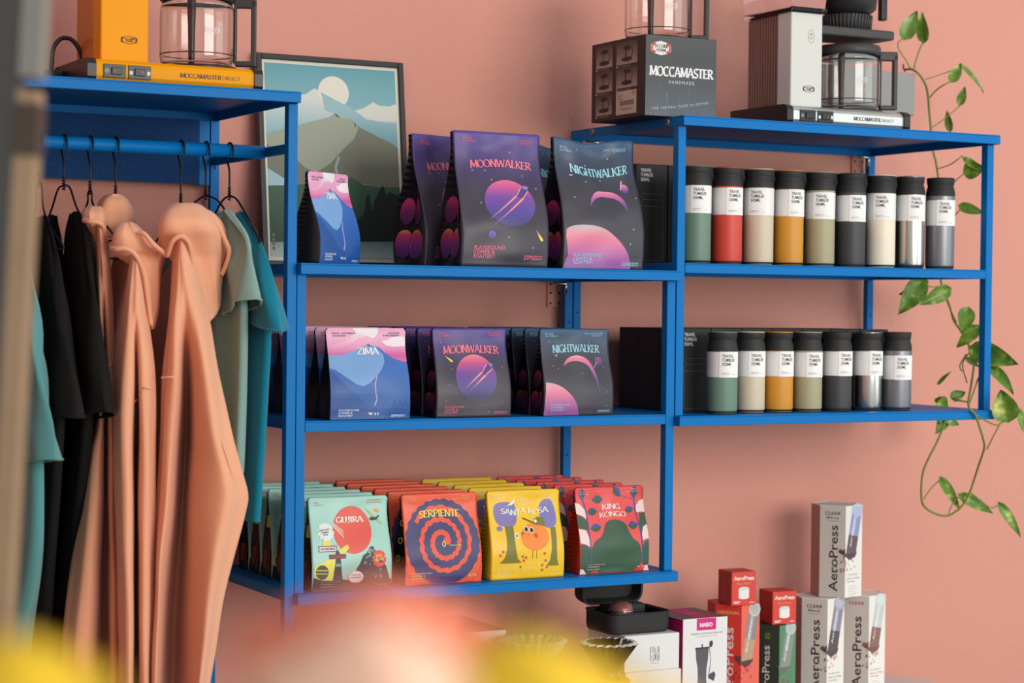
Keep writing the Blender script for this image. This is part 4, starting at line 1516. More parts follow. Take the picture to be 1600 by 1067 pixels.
ords = ['leftmost', 'second from left', 'third from left', 'fourth from left', 'fifth from left', 'sixth from left', 'seventh from left', 'eighth from left', 'ninth from left']
base = None
for r, yy in enumerate((.222, .305)):
    for k in range(9):
        x = .066 + k * .0805
        lb = 'tall black tumbler carton, %s in the %s row behind the upper tumblers' % (ords[k], ('front', 'back')[r])
        if base is None:
            base = make_carton(lb, (x, yy, ZRM + .0006), .078, .079, .211, '500ML', 'tall black tumbler cartons')
        else:
            c = copy_tree(base, skip='lettering')
            c.location = (x, yy, ZRM + .0006)
            c['label'] = lb
base = None
for r, yy in enumerate((.118, .202, .286)):
    for k in range(7):
        x = .112 + k * .078
        lb = 'short black tumbler carton, %s in the %s row behind the lower tumblers' % (ords[k], ('front', 'middle', 'back')[r])
        if base is None:
            base = make_carton(lb, (x, yy, ZR3 + .0006), .0765, .081, .174, '350ML', 'short black tumbler cartons')
        else:
            c = copy_tree(base)
            c.location = (x + (r * .002), yy, ZR3 + .0006)
            c['label'] = lb

# ================================================================ COFFEE MACHINES
M_glass = mat('clear_glass', (250, 250, 248), rough=.0, trans=1, var=0, ior=1.47)
M_black = mat('black_plastic', (28, 28, 28), rough=.38, var=.03, scale=30)
M_black2 = mat('soft_black_plastic', (58, 57, 56), rough=.5, var=.03, scale=30)
M_silver = mat('silver_aluminium', (196, 195, 190), rough=.42, metal=.8, var=.01, scale=8)
M_silverpanel = mat('silver_painted_panel', (206, 206, 198), rough=.45, metal=0, var=.01, scale=8)
M_yel = mat('yellow_enamel', (238, 158, 0), rough=.5, spec=.2, var=.015, scale=12)
M_tank = mat('smoked_tank_plastic', (186, 146, 132), rough=.18, trans=.6, var=.02, ior=1.3)
M_clear = mat('clear_plastic', (230, 228, 236), rough=.04, trans=1, var=0, ior=1.25)
M_switch = mat('black_switch', (18, 18, 19), rough=.35, var=.02)
M_redlamp = mat('red_marker', (170, 26, 40), rough=.4, var=.02)
k_w = ink((230, 230, 228), .5)


def hexlogo(P, cx, cy, w, h, col, fill=None, tcol=None, layer=1, border=.08):
    pts = [(cx - w / 2, cy - h * .22), (cx - w / 2, cy + h * .22), (cx - w * .30, cy + h * .40), (cx, cy + h / 2), (cx + w * .30, cy + h * .40), (cx + w / 2, cy + h * .22), (cx + w / 2, cy - h * .22), (cx + w * .30, cy - h * .40), (cx, cy - h / 2), (cx - w * .30, cy - h * .40)]
    if fill:
        P.poly(pts, fill, layer, cut=False)
        pts2 = [(cx + (x - cx) * .88, cy + (y - cy) * .82) for x, y in pts]
        P.stroke(pts2[-2:] + pts2[:3] if False else [pts2[9], pts2[0], pts2[1], pts2[2]], w * border * 1.2, col, layer + 1)
        P.stroke([pts2[4], pts2[5], pts2[6], pts2[7]], w * border * 1.2, col, layer + 1)
    else:
        P.stroke(pts, [w * border * (1.6 if i in (0, 1, 5, 6) else .45) for i in range(10)], col, layer, closed=True)
    tcol = tcol or col
    P.pen('TECHNI', cx - w * .34, cy + h * .03, cx + w * .34, cy + h * .25, tcol, layer + 2, slab=.12)
    P.items[-1] = P.items[-1]
    P.text('VORM', cx - w * .24, cy - h * .25, cx + w * .24, cy - h * .03, tcol, layer + 2, bold=.03)


def make_carafe(t, c, r, z0, h, lid=True, hdir=-.15, with_logo=True, logo_off=.25, tube_off=(0, 0)):
    """glass jug parts under thing t; c = centre xy, z0 base height"""
    o = (c[0], c[1], z0)
    prof = [(0.001, .002), (r * .86, .002), (r * .965, .006), (r, .016), (r, h * .78), (r * .98, h * .88), (r * .90, h)]
    inner = [(r * .885, h), (r * .963, h * .88), (r - .0022, h * .78), (r - .0022, .017), (r * .94, .0085), (r * .86, .0045), (0.001, .0045)]
    MB().lathe(prof + inner, n=56, c=o, cap=False).build('glass_jug', M_glass, t, weld=True)
    MB().lathe([(r * 1.0, .0195), (r * 1.004, .0205), (r * 1.0, .0215)], n=56, c=o, cap=False).build('base_ring', M_black, t)
    if lid:
        MB().lathe([(r * .88, h - .004), (r * .99, h - .002), (r * 1.02, h + .003), (r * 1.02, h + .013), (r * .97, h + .017), (r * .5, h + .018), (.0, h + .018)], n=48, c=o).build('jug_lid', M_black2, t)
    # mixing tube that hangs from the lid
    tx, ty = c[0] + tube_off[0], c[1] + tube_off[1]
    MB().lathe([(.0055, .006), (.0065, h * .5), (.0085, h)], n=16, c=(tx, ty, z0)).build('mixing_tube', M_black, t)
    # handle
    d = Vector((cos(hdir), sin(hdir), 0))
    s = Vector((-d.y, d.x, 0))
    pts2 = []

    def P3(a, z, k):
        return Vector((c[0], c[1], z0)) + d * a + s * k + Vector((0, 0, z))
    mb = MB()
    for (a0, a1, zz0, zz1) in ((r * .985, r * 1.06, h * .06, h * 1.02), (r * 1.44, r * 1.58, h * .06, h * 1.02), (r * 1.0, r * 1.58, h * .90, h * 1.06), (r * 1.02, r * 1.58, h * .02, h * .10)):
        bm = bmesh.new()
        bmesh.ops.create_cube(bm, size=1)
        for v in bm.verts:
            v.co = P3((a0 + a1) / 2 + v.co.x * (a1 - a0), (zz0 + zz1) / 2 + v.co.z * (zz1 - zz0), v.co.y * .018)
        bmesh.ops.bevel(bm, geom=bm.edges[:], offset=.0022, segments=2, profile=.5, affect='EDGES')
        mb.bm(bm)
    mb.build('jug_handle', M_black2, t)
    if with_logo:
        P = Print()
        hexlogo(P, 0, 0, .026, .011, ink((225, 225, 222), .5))
        P.text('MOCCAMASTER', -.013, -.0095, .013, -.0078, ink((225, 225, 222), .5), 1)
        ca = math.atan2(CAM.y - c[1], CAM.x - c[0]) + logo_off

        def cyl(x, y, e):
            a = ca + x / r
            return Vector((c[0] + (r + .0004 + e * .3) * cos(a), c[1] + (r + .0004 + e * .3) * sin(a), z0 + h * .50 + y)) - t.location
        P.build('logo', cyl, t, .1, .1)


def make_machine(label, X0, X1, Yf, z, m_base, m_panel, tower, cx, silver):
    t = thing('coffee_machine', label, 'coffee maker', ((X0 + X1) / 2, Yf + .1, z))
    D = .205
    HB_ = .0425
    capw = .016
    prof = [(.014, .003), (.004, .007), (0, .013), (0, .031), (.003, .037), (.012, HB_), (D, HB_), (D, .003)]
    mx = Matrix(((0, 0, 1, X0 + capw * .5), (1, 0, 0, Yf), (0, 1, 0, z), (0, 0, 0, 1)))
    MB().prism(prof, X1 - X0 - capw * 1.2, mx=mx).build('base_housing', m_base, t)
    MB().box(X0 + .012, X1 - .012, Yf + .012, Yf + D - .01, z, z + .004).build('base_foot', M_black, t)
    for (xa, wd) in ((X0 - .004, capw), (X1 - capw, capw)):
        pr2 = [(.012, .001), (.001, .004), (-.0035, .011), (-.0035, .033), (.0005, .0405), (.011, HB_ + .002), (D + .002, HB_ + .002), (D + .002, .001)]
        mx = Matrix(((0, 0, 1, xa), (1, 0, 0, Yf), (0, 1, 0, z), (0, 0, 0, 1)))
        MB().prism(pr2, wd, mx=mx).build('end_cap', M_black, t)
    # switches on the front of the base
    for i, (a, b) in enumerate((((.135), (.262)), ((.276), (.405)))):
        xa, xb = X0 + capw * .6 + (X1 - X0) * (a - .07), X0 + capw * .6 + (X1 - X0) * (b - .07)
        if not silver:
            xa, xb = X0 + (X1 - X0) * a * .99 - .018, X0 + (X1 - X0) * b * .99 - .018
        sp = MB().box(xa, xb, Yf - .0018, Yf + .003, z + .010, z + .034, bev=.0008, seg=1).build('switch_plate', M_switch, t)
        xm = xa + (xb - xa) * (.58 if i == 0 else .5)
        MB().box(xm - .0095, xm + .0095, Yf - .0045, Yf - .0012, z + .0155, z + .0285, bev=.001, seg=2).build('rocker', M_black, sp, world=True)
        MB().box(xm + (-.0055 if i == 0 else .003), xm + (-.0020 if i == 0 else .0065), Yf - .0049, Yf - .0043, z + .0195, z + .0245).build('marker', M_redlamp if (i or not silver) else M_black2, sp)
        P = Print()
        if i == 0:
            u, v = xa + .0062 - X0, .0220
            P.stroke([(u + .003 * cos(k), v + .003 * sin(k)) for k in [1.57 + .6 + j * (2 * pi - 1.2) / 14 for j in range(15)]], .0008, k_w, 1)
            P.stroke([(u, v), (u, v + .0036)], .0008, k_w, 1)
        else:
            u = xa + .0050 - X0
            P.rect(u - .003, .0175, u + .003, .0235, k_w, 1, False)
            u = xb - .0045 - X0
            P.rect(u - .0026, .0175, u + .0022, .0245, k_w, 1, False)
            P.stroke([(u + .0022, .0235), (u + .0036, .0225), (u + .0022, .019)], .0007, k_w, 1)
        P.build('switch_symbol', lambda x, y, e: Vector((X0 + x, Yf - .0019 - e, z + y)) - t.location, t, .1, .1)
    # name on the base
    P = Print()
    xa = X0 + (X1 - X0) * (.535 if silver else .515)
    xb = X0 + (X1 - X0) * (.755 if silver else .755)
    kk = ink((40, 36, 34), .5)
    P.pen('MOCCAMASTER', xa, .0185, xb, .0262, kk, 1, thick=.17, thin=.08, slab=.12)
    P.stroke([(xb + .003, .0175), (xb + .003, .0272)], .0006, kk, 1)
    P.text('SELECT', xb + .006, .0190, xb + .036, .0252, ink((110, 84, 40) if not silver else (120, 120, 118), .5), 1)
    P.build('lettering', lambda x, y, e: Vector((x, Yf - .0004 - e, z + y)) - t.location, t, .1, .1)
    # tower with water tank
    tx0, tx1, ty, th = tower
    MB().box(tx0, tx1, ty, ty + .05, z + HB_, z + th, bev=.0035, seg=3).build('tower_panel', m_panel, t)
    tb = MB()
    tb.box(tx0 + .004, tx1 - .002, ty + .045, ty + .165, z + HB_, z + th - .002, bev=.002, seg=1)
    tb.build('tower_body', M_tank if silver else mat('amber_plastic', (196, 122, 0), rough=.3, var=.02), t)
    if silver:
        rb = MB()
        for k in range(12):
            yy = ty + .050 + k * .0095
            rb.box(tx0 + .0010, tx0 + .0055, yy, yy + .0055, z + HB_, z + th - .004, bev=.0008, seg=1)
        rb.build('tank_ribs', M_tank, t)
        lb = MB()
        lb.box(tx0 - .006, tx1 + .006, ty - .008, ty + .172, z + th - .002, z + th + .010, bev=.003, seg=2)
        lb.build('tank_collar', M_clear, t)
        q0, q1 = z + th + .010, z + th + .11
        vs = []
        for zz, g in ((q0, 0), (q1, .010)):
            vs += [(tx0 - .002 - g, ty - .004 - g, zz), (tx1 + .002 + g, ty - .004 - g, zz), (tx1 + .002 + g, ty + .168 + g, zz), (tx0 - .002 - g, ty + .168 + g, zz)]
        MB().add(vs, [(0, 1, 5, 4), (1, 2, 6, 5), (2, 3, 7, 6), (3, 0, 4, 7), (0, 1, 2, 3), (4, 5, 6, 7)]).build('water_tank', M_clear, t)
    P = Print()
    hexlogo(P, (tx0 + tx1) / 2 + (.006 if silver else .008), HB_ + (.041 if silver else .043), .027, .0135, ink((40, 34, 20), .5))
    if silver:
        cx_, cy_ = (tx0 + tx1) / 2 + .011, .194
        P.stroke([(cx_ + .0075 * cos(k * pi / 10), cy_ + (.0125 if sin(k * pi / 10) < 0 else .016) * sin(k * pi / 10)) for k in range(20)], .0006, ink((120, 120, 116), .5), 1, closed=True)
        P.ell(cx_, cy_ + .006, .0013, .0022, kk, 1, cut=False)
        P.stroke([(cx_ - .004, cy_ - .001), (cx_ + .004, cy_ - .001)], .0009, ink((120, 120, 116), .5), 1)
        P.stroke([(cx_ - .003, cy_ - .004), (cx_ + .003, cy_ - .004)], .0007, ink((120, 120, 116), .5), 1)
    P.build('logo', lambda x, y, e: Vector((x, ty - .0003 - e, z + y)) - t.location, t, .1, .1)
    # hot plate, jug, brew basket
    cy = Yf + .095
    MB().lathe([(.074, .042), (.076, .045), (.074, .0485), (.060, .0495), (.0, .0495)], n=48, c=(cx, cy, z)).build('hot_plate', M_black, t)
    make_carafe(t, (cx, cy), .0685, z + .050, .122, hdir=rad(-24), logo_off=.42, tube_off=(-.004, .02))
    if silver or True:
        zb = z + .203
        sb = MB()
        sb.box(tx1 - .002, cx + .083, cy - .055, cy + .06, zb, zb + .020, bev=.004, seg=2)
        sb.build('basket_arm', M_black2, t)
        MB().lathe([(.030, .018), (.050, .020), (.053, .052)], n=40, c=(cx - .005, cy, zb)).build('brew_basket', M_black2, t)
        rb = MB()
        for k in range(40):
            a = 2 * pi * k / 40
            rb.tube([(cx - .005 + .0505 * cos(a), cy + .0505 * sin(a), zb + .021), (cx - .005 + .0535 * cos(a), cy + .0535 * sin(a), zb + .052)], .0021, n=5)
        rb.build('basket_ribs', M_black2, t)
        MB().lathe([(.045, .052), (.062, .066), (.070, .13), (.066, .135)], n=40, c=(cx - .005, cy, zb)).build('basket_funnel', M_black, t)
        MB().box(cx + .084, cx + .1, cy - .008, cy + .008, zb + .05, zb + .16, bev=.003, seg=2).build('basket_handle', M_black, t)
    return t


cS = at(1325, 150, .155)
tm = make_machine('silver drip coffee machine with glass jug on the right unit', .298, .621, .060, ZR1, M_silver, M_silverpanel, (.333, .4155, .1, .246), cS.x, True)
cY = at(308, 60, .155)
ty_ = make_machine('yellow drip coffee machine with glass jug on the left unit', -1.196, -.874, .060, ZL, M_yel, M_yel, (-1.160, -1.0715, .115, .246), cY.x, False)
# cables
q0 = [at(80, 116, .27), at(81, 96, .27), at(84, 74, .27), at(96, 60, .27), at(112, 62, .26), at(124, 78, .25), at(128, 92, .25)]
MB().tube(catmull(q0, 24, False), .0042, n=8).build('power_cable', M_black, ty_)
MB().box(-1.262, -1.198, .2, .262, ZL, ZL + .034, bev=.006, seg=2).build('cable_box', M_black, ty_)
q0 = [at(1134, 175, .25), at(1131, 170, .25), at(1132, 172, .22), at(1139, 182, .20), at(1150, 184, .20)]
q0[0].z = ZR1 + .004
MB().tube(catmull([(.262, .25, ZR1 + .005), (.250, .25, ZR1 + .014), (.252, .24, ZR1 + .017), (.268, .22, ZR1 + .006), (.300, .2, ZR1 + .006)], 20, False), .0035, n=8).build('power_cable', M_black, tm)

# ---- boxed coffee machine with a glass jug standing on it
bx0, bx1, by0, by1, bh = -.061, .110, .05, .262, .163
t = thing('product_box', 'black coffee machine box with white slab lettering on the right unit', 'box', ((bx0 + bx1) / 2, .15, ZR1))
g_box = mat('dark_printed_card', (62, 64, 66), rough=.32, var=.03, scale=6)
M_boxside = mat('near_black_card', (30, 26, 25), rough=.5, var=.03)
bb = MB().box(bx0, bx1, by0, by1, ZR1, ZR1 + bh, bev=.0008, seg=1).build('carton_body', M_boxside, t)
A = Print()
wB = bx1 - bx0
A.rect(.0008, .0008, wB - .0008, bh - .0008, grad('box_front', [(0, (92, 100, 108)), (.12, (78, 86, 94)), (.4, (66, 70, 74)), (.75, (60, 62, 62)), (1, (70, 70, 70))], rough=.35), 0)
rn = random.Random(5)
for k in range(26):
    x = rn.uniform(.002, wB - .004)
    A.rect(x, .001, x + rn.uniform(.0005, .0018), rn.uniform(.02, .07), ink(rn.choice([(86, 94, 102), (76, 84, 92), (98, 106, 114)]), .35), 1, False)
hexlogo(A, .0365, .137, .048, .0285, ink((206, 62, 48), .4), fill=ink((226, 222, 216), .4), tcol=ink((70, 60, 56), .4), layer=2)
A.pen('MOCCAMASTER', .0105, .0815, wB - .0085, .1005, ink((232, 232, 228), .4), 3, thick=.25, thin=.11, slab=.15)
A.text('HANDMADE', .056, .0670, .117, .0735, ink((214, 214, 210), .4), 3, space=1.5)
A.text('FOR THE REAL TASTE OF COFFEE!', .0175, .0185, .153, .0235, ink((200, 204, 206), .4), 3, space=1.3, warp=lambda u: -.006 + .018 * u - .006 * u * (1 - u))
A.build('front_print', lambda x, y, e: Vector((bx0 + x, by0 - e, ZR1 + y)) - t.location, t, wB, bh)
S_ = Print()
dB = by1 - by0
gp = grad('photo_tile', [(0, (168, 150, 142)), (.35, (150, 134, 128)), (1, (62, 54, 52))], rough=.5)
tiles = [(.018, .110, .084, .157), (.100, .110, .182, .157), (.018, .060, .084, .105), (.100, .062, .182, .105), (.018, .012, .084, .055)]
for i, (a, b, c, d) in enumerate(tiles):
    mt = grad('photo_tile_%d' % i, [(b / bh, (172, 154, 146)), ((b + (d - b) * .35) / bh, (140, 124, 118)), (d / bh, (58, 50, 48))], rough=.5)
    S_.rect(a, b, c, d, mt, 1)
    xm = (a + c) / 2
    kd = ink((36, 32, 32), .5)
    S_.ell(xm, b + .010, .021, .0048, kd, 2)
    S_.stroke([(xm + .014, b + .010), (xm + .022, b + .022), (xm + .02, b + .034)], .0022, kd, 2)
    S_.ell(xm + .001, b + .033, .015, .005, kd, 2)
    S_.stroke([(xm - .004, b + .01), (xm - .004, b + .032)], .003 + .002 * (i % 2), kd, 2)
    S_.rect(a, b - .0050, a + .005, b - .0016, ink((206, 200, 196), .5), 2, False)
    S_.stroke([(a + .009, b - .0035), (a + .055, b - .0035)], .0011, ink((150, 142, 138), .5), 2)
S_.rect(.100, .008, .180, .056, ink((204, 190, 176), .5), 1)
for i in range(22):
    S_.rect(.114 + i * .0026, .026, .114 + i * .0026 + (.0008 + .0012 * ((i * 7) % 3) / 2), .036, ink((60, 52, 50), .5), 2, False)
S_.text('Gi', .163, .047, .174, .0535, ink((60, 52, 50), .5), 2)
for i in range(4):
    S_.stroke([(.106, .050 - .0035 * i), (.118 + .012 * (i % 2), .050 - .0035 * i)], .001, ink((110, 98, 92), .5), 2)
S_.stroke([(.116, .020), (.166, .020)], .001, ink((90, 80, 76), .5), 2)
S_.stroke([(.122, .017), (.160, .017)], .001, ink((90, 80, 76), .5), 2)
S_.build('side_print', lambda x, y, e: Vector((bx0 - e, by1 - x, ZR1 + y)) - t.location, t, dB, bh)
cB = at(1027, 45, .13)
tj = thing('glass_jug', 'glass coffee jug with black handle standing on the black box', 'jug', (cB.x, .13, ZR1 + bh + .0003))
make_carafe(tj, (cB.x, .13), .0675, ZR1 + bh, .128, hdir=rad(-24), logo_off=.42, tube_off=(-.004, .02))

# ================================================================ CLOTHES ON THE RAIL
def cloth(name, c, rough=.85):
    return mat(name, c, rough=rough, var=.03, scale=9, bump=.25, bscale=900, sheen=.25, spec=.2)


M_peach = cloth('peach_fleece', (230, 166, 130))
M_ink = mat('black_cotton', (27, 26, 25), rough=.9, var=.03, scale=9, bump=.25, bscale=900, spec=.15)
M_sage = cloth('sage_cotton', (126, 158, 148))
M_teal = cloth('teal_cotton', (0, 116, 140))
M_aqua = cloth('aqua_cotton', (80, 142, 142))
M_wire = mat('black_wire', (22, 22, 22), rough=.45, metal=.3, var=.02)
RAILZ = rz_


def hanger(px, py_fork, arms, label, X=None):
    """wire hanger hooked over the rail; arms = two pixels where the arms go into the collar"""
    top = at(px, 230, .15)
    x = top.x
    t = thing('clothes_hanger', label, 'hanger', (x, .15, RAILZ), 0, 'wire hangers on the rail')
    zt = RAILZ
    r = .0190
    zt = RAILZ + .0122 + .0024 - r
    pts = [Vector((x, .15 + r * cos(a), zt + r * sin(a))) for a in [rad(200 - k * 20) for k in range(0, 12)]]
    fk = atx(px - (py_fork - 230) * .012, py_fork, x)
    pts += [Vector((x, .15 + .004, zt - .026)), Vector((x, .15, zt - .042)), Vector((x, .15, fk.z))]
    hb = MB()
    hb.tube(catmull(pts, 40, False), .0019, n=8)
    # twist below the hook
    for k in range(5):
        zc = fk.z + .012 - k * .005
        hb.tube([(x + .0025 * cos(a), .15 + .0025 * sin(a), zc + .0004 * j) for j, a in enumerate([i * pi / 5 for i in range(10)])], .0012, n=5)
    hb.build('hook', M_wire, t)
    ab = MB()
    (f, b) = arms
    fp = atx(f[0], f[1], x)
    dy = fp.y - .15
    for s in (1, -1):
        e = Vector((x, .15 + s * dy, fp.z))
        tip = Vector((x, .15 + s * min(-.16, dy * 2.2), fp.z - .06))
        ab.tube(catmull([Vector((x, .15, fk.z)), Vector((x, .15 + s * dy * .45, fk.z - .006)), e, tip], 16, False), .0019, n=8)
    ab.tube([(x, .15 - .16, fp.z - .062), (x, .15, fp.z - .066), (x, .15 + .16, fp.z - .062)], .0019, n=8)
    ab.build('shoulder_wire', M_wire, t)
    return t, x


def loft(levels, n, wob=0, seed=1, cap=True, closed=True):
    """levels: list of closed control loops; returns verts, faces"""
    rn = random.Random(seed)
    ph = [rn.uniform(0, 6.28) for _ in range(6)]
    rings = [catmull(l, n, True) for l in levels]
    # smooth along the height as well
    m = (len(rings) - 1) * 5 + 1
    cols = [catmull([r[i] for r in rings], m, False) for i in range(n)]
    vs, fs = [], []
    for j in range(m):
        for i in range(n):
            p = cols[i][j].copy()
            if wob:
                a = 2 * pi * i / n
                p.x += wob * (sin(3 * a + 30 * p.z + ph[0]) + .6 * sin(7 * a - 17 * p.z + ph[1]))
                p.y += wob * (sin(4 * a + 22 * p.z + ph[2]))
            vs.append(p)
    for j in range(m - 1):
        for i in range(n):
            i2 = (i + 1) % n
            fs.append((j * n + i, j * n + i2, (j + 1) * n + i2, (j + 1) * n + i))
    if cap:
        fs.append(tuple(range(n))[::-1])
        fs.append(tuple((m - 1) * n + i for i in range(n)))
    return vs, fs


def tee(name, label, cat, px, m, front, sleeve, hem_y, thick, neck, group=None, fold=.006, seed=3, wob=.0025, ang=0):
    """a shirt hanging across the rail. front = pixels of the front edge going down,
    sleeve = pixel pairs (inner, outer) going down the front sleeve; measured on the hanging plane of the shirt"""
    X = at(px, 230, .15).x
    t = thing(name, label, cat, (X, .15, atx(front[0][0], front[0][1], X).z), 0, group)
    fr = [atx(u, v, X) for u, v in front]
    ctr = .15
    zs = [p.z for p in fr]
    hw = [ctr - p.y for p in fr]
    n = len(fr)
    rn = random.Random(seed)
    ph = [rn.uniform(0, 6.28) for _ in range(5)]
    # body shell
    M = (n - 1) * 8
    zz = catmull([Vector((hw[i], 0, zs[i])) for i in range(n)], M + 1, False)
    NU = 48
    mb = MB()

    def pt(u, v):
        j = min(M, int(round(v * M)))
        w_, z = max(.004, zz[j].x), zz[j].z
        a = 2 * pi * u
        s = cos(a)
        depth = thick * (.35 + .65 * smooth(0, .25, v))
        y = ctr - w_ * s
        sn = sin(a)
        k = abs(sn) ** .6 * (1 if sn >= 0 else -1)
        fx = fold * smooth(.12, .5, v) * (sin(s * 6.5 + ph[0] + v * 1.3) + .6 * sin(s * 12 + ph[1] - v * 2))
        x = X + k * depth * .5 + fx
        # neck scoop
        if abs(s) < .9:
            z -= neck * (1 - (s / .9) ** 2) ** .8 * (1 - smooth(0, .22, v))
        return Vector((x, y, z))
    mb.grid(pt, NU, M, 0, True, closed_u=True)
    mb.build('body', m, t)
    for sgn in (1, -1):
        lv = []
        for k, (a, b) in enumerate(sleeve):
            A_, B_ = atx(a[0], a[1], X), atx(b[0], b[1], X)
            th = .010 + .042 * smooth(0, len(sleeve) - 1.5, k)
            c = (A_ + B_) / 2
            h = (B_ - A_) / 2
            loop = []
            for i in range(12):
                an = 2 * pi * i / 12
                p = c + h * cos(an) + Vector((1, 0, 0)) * th * .5 * sin(an) * (1 + .25 * sin(3 * an + k))
                if sgn < 0:
                    p.y = 2 * ctr - p.y
                loop.append(p)
            lv.append(loop)
        vs, fs = loft(lv, 36, wob, seed + sgn, cap=False)
        sm = MB().add(vs, fs, 0, True)
        sm.build('sleeve', m, t)
        hm = MB()
        k = 36
        last = vs[-k:]
        hm.tube(last, .0022, n=6, closed=True)
        hm.build('sleeve_hem', m, t)
    return t


# teal shirt at the right end of the rail
hanger(359, 306, ((380, 327), (349, 321)), 'black wire hanger nearest the right end of the rail, holding the teal shirt')
tee('t_shirt', 'teal short-sleeved t-shirt hanging at the right end of the rail', 't-shirt', 359, M_teal,
    [(378, 330), (390, 362), (404, 420), (412, 480), (415, 530), (412, 600), (408, 680), (404, 750), (400, 816)],
    [((374, 333), (380, 331)), ((372, 365), (400, 364)), ((374, 415), (418, 418)), ((380, 462), (432, 472)), ((386, 492), (441, 518))], 816, .034, .07, fold=.004)
hanger(322, 305, ((346, 320), (330, 318)), 'black wire hanger second from the right, holding the sage shirt')
tee('t_shirt', 'sage green short-sleeved t-shirt with curled sleeve beside the teal one', 't-shirt', 322, M_sage,
    [(354, 327), (362, 356), (374, 410), (380, 470), (380, 520), (378, 600), (375, 680), (372, 740)],
    [((346, 331), (355, 328)), ((346, 362), (386, 370)), ((350, 405), (394, 410)), ((356, 450), (399, 448)), ((362, 492), (398, 466))], 740, .036, .07, fold=.006, seed=8, wob=.004)
# black shirts
hanger(100, 290, ((121, 327), (86, 317)), 'black wire hanger third from the left end of the frame, holding a black shirt')
tee('t_shirt', 'long black t-shirt with wide sleeve hanging beside the first peach hoodie', 't-shirt', 100, M_ink,
    [(120, 330), (132, 370), (140, 440), (143, 520), (142, 640), (134, 740), (120, 850), (102, 980), (92, 1090)],
    [((112, 334), (122, 331)), ((104, 380), (136, 378)), ((104, 470), (150, 475)), ((110, 560), (160, 565)), ((122, 657), (166, 642))], 1090, .040, .085, fold=.005, seed=5)
hanger(62, 285, ((70, 335), (50, 330)), 'black wire hanger beside the grey board, holding a faded black shirt')
tee('t_shirt', 'faded black t-shirt hanging left of the long black one', 't-shirt', 62, mat('washed_black_cotton', (33, 32, 31), rough=.9, var=.03, scale=9, bump=.25, bscale=900, spec=.15),
    [(70, 336), (80, 370), (92, 440), (98, 520), (98, 640), (90, 760), (78, 900), (66, 1090)],
    [((64, 340), (71, 337)), ((62, 390), (85, 385)), ((62, 480), (100, 480)), ((66, 570), (114, 570)), ((76, 642), (124, 652))], 1090, .036, .08, fold=.005, seed=6)
hanger(6, 285, ((22, 340), (-6, 335)), 'black wire hanger at the left end, mostly hidden by the grey board')
tee('t_shirt', 'aqua t-shirt at the left end of the rail behind the grey board', 't-shirt', 6, M_aqua,
    [(22, 342), (34, 380), (44, 460), (54, 600), (62, 740), (63, 830), (56, 900), (38, 980), (26, 1040)],
    [((12, 346), (23, 343)), ((6, 400), (42, 395)), ((10, 500), (56, 500)), ((16, 610), (68, 615)), ((26, 724), (83, 717))], 1040, .05, .07, fold=.008, seed=9, wob=.004)


def hoodie(label, px, levels, hoods, arms, fork, seams, hl, hems=(), shift=.0, yo_=0.0):
    hanger(px, fork, arms, hl)
    X = at(px, 230, .15).x
    top = at(levels[0][1], levels[0][0], -.05)
    t = thing('hoodie', label, 'hoodie', (X, .15, top.z), 0, 'peach hoodies on the rail')
    LV = []
    for (y, L, r1, a, v, b, r2, R) in levels:
        k = smooth(levels[0][0], levels[0][0] + 150, y)
        loop = []
        kv = smooth(levels[0][0] + 90, levels[0][0] + 330, y)
        for (u, Y) in ((L, -.01), (L + (r1 - L) * .4, -.045), (r1, -.080), (a, -.086 + .020 * kv), (v, -.088 + .170 * kv), (b, -.088 + .030 * kv), (r2, -.082 + shift * kv), (R - (R - r2) * .25, -.060 + shift * kv), (R, -.02 + shift * kv)):
            loop.append(at(u, y, Y + yo_))
        z = sum(p.z for p in loop) / len(loop)
        xm = X
        for (dx, Y) in ((.012, .16), (.010, .36), (-.008, .38), (-.012, .2)):
            loop.append(Vector((xm + dx * k, Y * (.4 + .6 * k), z)))
        LV.append(loop)
    vs, fs = loft(LV, 84, .0006, int(px), cap=True)
    MB().add(vs, fs, 0, True).build('body', M_peach, t)
    for (nm, hv, depth) in hoods:
        HL = []
        for (y, L, R, yo) in hv:
            w = (R - L)
            loop = []
            for (f, dY) in ((0, .06), (.12, .015), (.35, 0), (.6, .006), (.85, .012), (1, .06), (.9, .13), (.5, .16), (.1, .13)):
                loop.append(at(L + f * w, y, yo + yo_ + dY * depth))
            HL.append(loop)
        vs, fs = loft(HL, 48, .0017, int(px) + 3, cap=True)
        MB().add(vs, fs, 0, True).build(nm, M_peach, t)
    for pts in hems:
        hb = MB().tube(catmull([at(u, v, Y + yo_) for (u, v, Y) in pts], 30, False), .0042, n=10)
        hb.build('hood_hem', M_peach, t)
    for pts in seams:
        sb = MB().tube(catmull([at(u, v, Y + yo_) for (u, v, Y) in pts], 18, False), .0017, n=6)
        sb.build('seam', M_peach, t)
    return t


